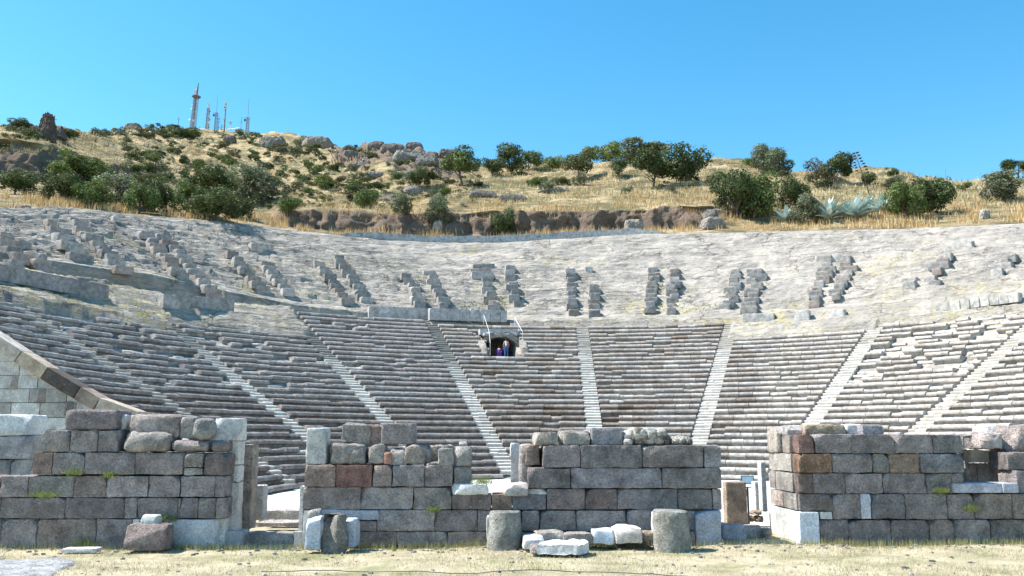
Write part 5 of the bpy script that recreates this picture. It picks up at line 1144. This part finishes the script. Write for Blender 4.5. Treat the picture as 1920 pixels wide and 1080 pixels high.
# hill grass bands
pts = []; 
for i in range(26000):
    px = random.uniform(-60, 1980); t_ = random.random()
    Ys, ys = tcol(px)
    if px < 540: py = ys[0]-random.uniform(1, 22)
    elif px < 1345: py = (ys[1]+random.uniform(-3, 10) if t_ < .35 else ys[2]-random.uniform(-2, 30))
    else: py = ys[0]-random.uniform(0, 44)
    pts.append((px, py))
pn = np.array(pts); cl = fbm(pn[:, 0]*.035, pn[:, 1]*.05, None, 3, 33)+rng.normal(0, .15, len(pn)); pn = pn[cl > -.05]
q = np.array([tuple(tpt(a, b2)) for a, b2 in pn]); tall = (pn[:, 0] > 540)
blades('tall_grass', 'tall orange and straw-coloured grass along the cliff and the rim', q, .75, .10, [(.50, .30, .12), (.58, .40, .18), (.62, .49, .27), (.66, .55, .34), (.44, .25, .10)], bend=.45)
n = 26000; pts = []
for i in range(n):
    px = random.uniform(0, 1920); Ys, ys = tcol(px); py = random.uniform(ys[5]+.5, ys[3]+14)
    pts.append(tuple(tpt(px, py)))
blades('hill_grass', 'dry pale grass covering the hill', np.array(pts), .6, .14, [(.55, .44, .24), (.64, .54, .33), (.46, .36, .19), (.30, .28, .13)], bend=.5)
# green weeds on the bowl's gangway and between the blocks
pts = []
for i in range(5200):
    if i < 3300: cxp, cyp, sx, sy = random.choice([(560, 492, 40, 6), (1095, 520, 40, 25), (985, 545, 20, 25), (1330, 580, 40, 5), (600, 520, 15, 25), (660, 530, 12, 25), (470, 520, 14, 20), (790, 545, 10, 25), (1240, 545, 8, 25), (1150, 560, 30, 20), (935, 560, 10, 20)])
    else: cxp, cyp, sx, sy = random.choice([(170, 585, 45, 8), (30, 550, 20, 6), (110, 590, 30, 8), (860, 572, 60, 5)])
    pts.append((random.gauss(cxp, sx), random.gauss(cyp, sy)))
Q = []
for a, b2 in pts:
    d = P(a, b2, 1.0)-Vector((0, 0, EYE)); Y = np.linspace(55, 105, 500); X = d.x*Y; Z = EYE+d.z*Y; r = np.hypot(X-CX, Y-CY); ph = np.arctan2(X-CX, Y-CY)
    i = int(np.argmax((Z < np.interp(r, rs, zrock(np.full(1, ph[250]), rs)[...])) & (r > rk_(24)))); Q.append((X[i], Y[i], Z[i]-.05))
blades('gangway_weeds', 'yellow-green weeds growing between the blocks of the upper slope', np.array(Q), .30, .07, [(.30, .31, .12), (.40, .38, .17), (.48, .42, .22), (.22, .25, .09)])
# tufts on the walls
for i, (px, py, s_, lb) in enumerate(((137, 888, .22, 'bright green tuft in the left wall, left one of the upper two'), (205, 892, .16, 'dim green tuft in the left wall, right one of the upper two'), (86, 930, .26, 'widest green tuft low on the left wall'), (812, 957, .14, 'small dark tuft in a joint of the low middle wall'), (318, 975, .22, 'dry green plant beside the squat dark block'), (160, 1022, .26, 'green grass clump at the foot of the left wall'), (1763, 922, .18, 'moss-green tuft on the right wall face'), (1818, 955, .2, 'thin green weed hanging on the lower right wall'), (905, 905, .25, 'dark green weed in the notch behind the white slab'))):
    Yq = 19.93 if py > 900 or px < 800 else 20.6
    q = P(px, py, 19.95); n = 160; g = rng.normal(0, 1, (n, 3))*np.array([s_*.5, .03, .03]); pts = g+np.array([0, -.02, 0])
    a = rng.uniform(-1.2, 1.2, n); L = s_*rng.uniform(.3, 1, n); V = np.stack([pts-np.array([.006, 0, 0]), pts+np.array([.006, 0, 0]), pts+np.stack([np.sin(a)*L*.7, -rng.random(n)*L*.7, np.cos(a)*L*.7], 1)], 1).reshape(-1, 3)
    c = np.array([(.16, .24, .06), (.24, .30, .09), (.30, .32, .14)])[rng.integers(0, 3, n)]
    o = mesh_obj('wall_plant', V, np.arange(3*n).reshape(n, 3), M['blade'], None, np.repeat(c, 3, 0), False, tuple(q)); tag(o, lb, 'plant', 'small plants growing on the walls')
# ---------------------------------------------------------------- agaves
def agave(px, py, wpx, label, n=34):
    q = tpt(px, py); R_ = wpx*q.y/F*.80; mb = MB()
    for i in range(n):
        a = i*2.4+random.uniform(-.2, .2); el = 1.35-1.15*(i/n)+random.uniform(-.1, .1); L = R_*random.uniform(.85, 1.15); w_ = L*.15
        V = []; col = np.array(random.choice([(.34, .46, .43), (.44, .55, .52), (.24, .34, .31), (.55, .64, .60)]))
        for s_ in np.linspace(0, 1, 6):
            e2 = el-.35*s_; r = L*s_*math.cos(el-.15*s_); z = L*s_*math.sin(el-.18*s_); ww = w_*(1-s_**2.2)*(.6+.8*s_ if s_ < .4 else 1.0)
            c_, s2 = math.cos(a), math.sin(a)
            V += [(r*c_-ww*s2, r*s2+ww*c_, z+ww*.35), (r*c_, r*s2, z), (r*c_+ww*s2, r*s2-ww*c_, z+ww*.35)]
        Fc = [(k*3+j, k*3+j+1, k*3+j+4, k*3+j+3) for k in range(5) for j in range(2)]
        mb.add(V, Fc, col)
    o = mb.build('agave', M['agave'], None, True); o.location = q; return tag(o, label, 'agave', 'blue-green agaves on the right slope')
agave(1474, 421, 40, 'small agave at the left of the row, before the dark bush', 26); agave(1553, 419, 56, 'broad agave between the grey upright bush and the agave clump'); agave(1605, 416, 58, 'front agave of the clump, leaning out over the grass'); agave(1652, 402, 46, 'highest agave at the right of the clump beside the tall stalk'); agave(1583, 410, 38, 'small agave squeezed in the middle of the row', 24); agave(1625, 396, 40, 'rear agave behind the front one of the clump', 24)
qb = tpt(1638, 388); qt = P(1604, 290, qb.y); t = empty('agave_stalk', tuple(qb), 'tall leaning agave flower stalk rising above the skyline', 'flower stalk')
mb = MB(); d = qt-qb; mb.add(*tube([(0, 0, -.2), tuple(d*.5+Vector((.1, 0, 0))), tuple(d)], [.09, .07, .03]), (.16, .13, .09)); mb.build('stem', M['bark'], t)
for i in range(15):
    f = .62+.38*i/14; s_ = -1 if i % 2 else 1; L = .75*(1.25-f)*1.6; p0 = d*f; p1 = p0+Vector((s_*L, random.uniform(-.2, .2), .25)); mb = MB(); mb.add(*tube([p0, p1], [.025, .015], 4), (.16, .13, .09))
    V, Fc = rbox(tuple(p1+Vector((0, 0, .08))), (.42, .36, .2), 0, .08, .05, .5, .1); mb.add(V, Fc, (.20, .20, .10)); mb.build('flower_branch', M['bark'], t)
# ---------------------------------------------------------------- fences
def fence(name, label, pts, hpost, nw, every):
    A = [tpt(*p) for p in pts]; t = empty(name, tuple(A[0]), label, 'fence'); L = [0]
    for i in range(1, len(A)): L.append(L[-1]+(A[i]-A[i-1]).length)
    n = max(2, int(L[-1]/every)); pos_ = []
    for k in range(n+1):
        s_ = L[-1]*k/n; pos_.append(Vector([np.interp(s_, L, [a[j] for a in A]) for j in range(3)]))
    for q in pos_: mb = MB(); mb.add(*tube([q-Vector((0, 0, .4)), q+Vector((0, 0, hpost))], .035, 5), (.2,)*3); loc_build(mb, 'post', 'grey', t)
    mb = MB()
    for w_ in range(nw):
        z = hpost*(w_+1)/nw; mb.add(*tube([q+Vector((0, 0, z-.03)) for q in pos_], .012, 4), (.2,)*3)
    loc_build(mb, 'wires', 'grey', t)
fence('wire_fence', 'thin wire fence running across the grass above the cliff', [(720, 372), (850, 370), (980, 370), (1100, 362), (1240, 360), (1330, 362)], 1.5, 4, 3.2)
fence('wire_fence', 'thin wire fence climbing the slope behind the agaves', [(1480, 372), (1560, 362), (1640, 356)], 1.2, 2, 3.0)
fence('wire_fence', 'sparse wire fence on the skyline at the right', [(1775, 348), (1815, 352), (1900, 366)], 2.4, 2, 4.5)
for px, py, h, lb in ((98, 262, 42, 'slim pole standing right of the rock spire'), (294, 240, 20, 'thin pole on the skyline between bush and brown rock'), (334, 240, 27, 'thin pole with crossarm just left of the tallest tower')):
    q = tpt(px, py); mb = MB(); hh = h*q.y/F; mb.add(*tube([(0, 0, -1), (0, 0, hh)], .12, 5), (.3,)*3); mb.add(*tube([(-.5, 0, hh*.8), (.5, 0, hh*.8)], .06, 4), (.3,)*3); o = mb.build('pole', M['grey']); o.location = q; tag(o, lb, 'pole', 'thin poles on the left hill')
# ---------------------------------------------------------------- towers
def lattice(mb, w0, w1, h, n=10, r=.09, z0=0, col=(.4,)*3):
    for k in range(n):
        za, zb = z0+h*k/n, z0+h*(k+1)/n; wa = (w0+(w1-w0)*k/n)/2; wb = (w0+(w1-w0)*(k+1)/n)/2
        ca = [(-wa, -wa, za), (wa, -wa, za), (wa, wa, za), (-wa, wa, za)]; cb = [(-wb, -wb, zb), (wb, -wb, zb), (wb, wb, zb), (-wb, wb, zb)]
        for j in range(4):
            mb.add(*tube([ca[j], cb[j]], r, 4), col); mb.add(*tube([ca[j], cb[(j+1) % 4]], r*.6, 3), col); mb.add(*tube([cb[j], cb[(j+1) % 4]], r*.6, 3), col)
def disc(c, r, d, dirx, n=12):
    dv = Vector(dirx).normalized(); u = dv.orthogonal().normalized(); v = dv.cross(u); V = [tuple(Vector(c)+u*r*math.cos(6.283*i/n)+v*r*math.sin(6.283*i/n)) for i in range(n)]+[tuple(Vector(c)+dv*d+u*r*math.cos(6.283*i/n)+v*r*math.sin(6.283*i/n)) for i in range(n)]
    return V, [(i, (i+1) % n, n+(i+1) % n, n+i) for i in range(n)]+[tuple(range(n-1, -1, -1)), tuple(range(n, 2*n))]
def tower(px, py, hpx, label, kind):
    q = tpt(px, py); sc = q.y/F; h = hpx*sc; t = empty('antenna_tower' if kind == 'big' else 'antenna_mast', tuple(q-Vector((0, 0, .5))), label, 'antenna tower' if kind == 'big' else 'antenna mast', 'antenna towers and masts on the hilltop')
    def part(nm, mat, fn): mb = MB(); fn(mb); return mb.build(nm, M[mat], t, False)
    rd = random.Random(px)
    if kind == 'big':
        part('lattice', 'steel', lambda m_: (lattice(m_, 1.75, 1.35, h*.72, 16, .13), [m_.add(*tube([(-.2+.2*k, 0, 0), (-.15+.15*k, 0, h*.72)], .16, 4), (.4,)*3) for k in range(3)]))
        for z in (.055, .715): part('platform', 'grey', lambda m_: [m_.add(*disc((0, 0, h*z), 1.75, .3, (0, 0, 1))), m_.add(*disc((0, 0, h*z-.5), 1.2, .5, (0, 0, 1)))])
        part('top_mast', 'rust', lambda m_: m_.add(*tube([(.2, 0, h*.72), (.2, 0, h*.92)], .3, 8)))
        part('white_antenna', 'white', lambda m_: m_.add(*tube([(-.15, 0, h*.74), (-.15, 0, h*.88)], .25, 8)))
        part('tip', 'greenp', lambda m_: m_.add(*tube([(.2, 0, h*.92), (.25, 0, h)], [.3, .2], 8)))
        part('panel', 'white', lambda m_: m_.add(*box(-1.0, -.5, -.5, .1, h*.77, h*.86)))
        for x, z, r in ((-1.0, .46, .42), (-.9, .53, .3), (-1.3, .24, .45), (.1, .22, .5), (.8, .6, .25), (.75, .4, .25)): part('dish', 'white', lambda m_: m_.add(*disc((x, -.6, h*z), r, .25, (x*.3, -1, 0))))
    elif kind == 'panel':
        part('lattice', 'steel', lambda m_: lattice(m_, 1.1, .7, h*.86, 12, .13))
        for z in (.83, .93): part('panel', 'white', lambda m_: m_.add(*box(-.42, .42, -.45, .4, h*z-.0, h*(z+.07))))
        for k in range(9): x = rd.choice([-1, 1])*rd.uniform(.6, 1.1); z = rd.uniform(.12, .75); part('dish', rd.choice(['white', 'grey', 'steel']), lambda m_: m_.add(*disc((x, -.3, h*z), rd.uniform(.25, .5), .2, (x, -1, 0))))
    elif kind == 'thin':
        part('lattice', 'steel', lambda m_: lattice(m_, 1.1, .7, h*.55, 9, .11)); part('whip', 'steel', lambda m_: m_.add(*tube([(0, 0, h*.55), (0, 0, h)], [.12, .08], 4)))
        for z in (.5, .55): part('crossarm', 'grey', lambda m_: m_.add(*tube([(-1.2, 0, h*z), (.8, 0, h*z)], .1, 4)))
        part('panel', 'grey', lambda m_: m_.add(*box(-1.4, -.8, -.3, .3, h*.47, h*.52)))
    elif kind == 'bar':
        part('mast', 'grey', lambda m_: m_.add(*tube([(0, 0, 0), (.1, 0, h)], [.34, .2], 6)))
        for z, x in ((.93, .1), (.80, .1), (.76, -.15), (.45, -.35)): part('panel', 'white', lambda m_: m_.add(*box(x-.5, x+.4, -.4, .4, h*z, h*(z+.07))))
    else:
        part('mast', 'grey', lambda m_: m_.add(*tube([(0, 0, 0), (0, 0, h)], [.14, .07], 5)))
        for k in range(5): z = .3+.6*rd.random(); part('crossarm', 'grey', lambda m_: m_.add(*tube([(-.6, 0, h*z), (.6, 0, h*z)], .07, 4)))
    return t
tw = tower(361, 243, 102, 'tallest antenna tower with round platforms and a red and green top', 'big'); tw.rotation_euler = (0, .045, 0)
tower(388, 249, 62, 'lattice mast with white panels right of the tallest tower', 'panel'); tower(404, 250, 84, 'thin lattice mast with a long whip antenna', 'thin'); tower(409, 250, 40, 'short dark rod mast beside the whip antenna', 'rod'); tower(420, 251, 68, 'dark pole mast with four white panels, second tallest in look', 'bar'); tower(431, 250, 26, 'small low mast with arms behind the white hut rail', 'rod'); tower(451, 253, 42, 'short dark mast left of the lattice mast with a tall whip', 'rod'); tower(463, 258, 88, 'rightmost lattice mast with a tall whip antenna and a white box', 'thin'); tower(415, 250, 22, 'lowest little mast at the foot of the dark pole mast', 'rod')
q = tpt(455, 255); t = empty('hut', tuple(q), 'small white equipment hut at the foot of the rightmost mast', 'hut')
mb = MB(); mb.add(*box(-1.1, 1.0, -1, 1, -1, 2.2)); mb.build('wall', M['white'], t, False); mb = MB(); mb.add(*box(-1.3, 1.2, -1.2, 1.2, 2.205, 2.45)); mb.build('roof', M['white'], t, False); mb = MB(); mb.add(*box(-.3, .4, -1.06, -1.003, 0, 1.6)); mb.build('door', M['rust'], t, False)
q = tpt(436, 251); mb = MB(); mb.add(*tube([(-2.2, 0, 1.0), (2.6, 0, 1.7)], .16, 5)); mb.add(*tube([(-2.2, 0, -1), (-2.2, 0, 1.0)], .08, 5)); mb.add(*tube([(2.6, 0, -1), (2.6, 0, 1.7)], .08, 5)); mb.add(*disc((-1, -.4, 3.0), .5, .25, (0, -1, 0))); mb.add(*tube([(-1, -.2, -1), (-1, -.2, 3.0)], .08, 5))
o = mb.build('barrier_rail', M['white'], None, False); o.location = q; tag(o, 'white rail with a little dish between the masts on the hilltop', 'rail')

# loose chips and gravel
mb = MB(); pts = []
for i in range(520):
    if i < 300: x = random.uniform(-12, 12); y = 19.8-abs(random.gauss(0, .45))
    else: y = random.uniform(14.3, 20); x = random.uniform(-1, 1)*(y*.6+.4)
    s_ = random.uniform(.02, .075)*(1.3 if i % 9 == 0 else 1); a = random.uniform(0, 3)
    V, Fc = cube_grid(2, 2, 2); V = np.array(V)*np.array([s_*random.uniform(1, 1.9), s_, s_*random.uniform(.5, .9)]); V = V*(1-.25*(np.abs(V)/s_).sum(1, keepdims=True)*.6)+rng.normal(0, s_*.07, V.shape)
    V = np.stack([V[:, 0]*math.cos(a)-V[:, 1]*math.sin(a), V[:, 0]*math.sin(a)+V[:, 1]*math.cos(a), V[:, 2]], 1)+np.array([x, y, float(gz(x, y))+s_*.15])
    mb.add(V, Fc, np.array(random.choice([(.5, .47, .42), (.4, .36, .31), (.58, .56, .53), (.3, .27, .24)])))
tag(mb.build('gravel', M['wall'], None, False), 'small stone chips and gravel scattered on the dry grass', 'gravel', None, 'stuff')
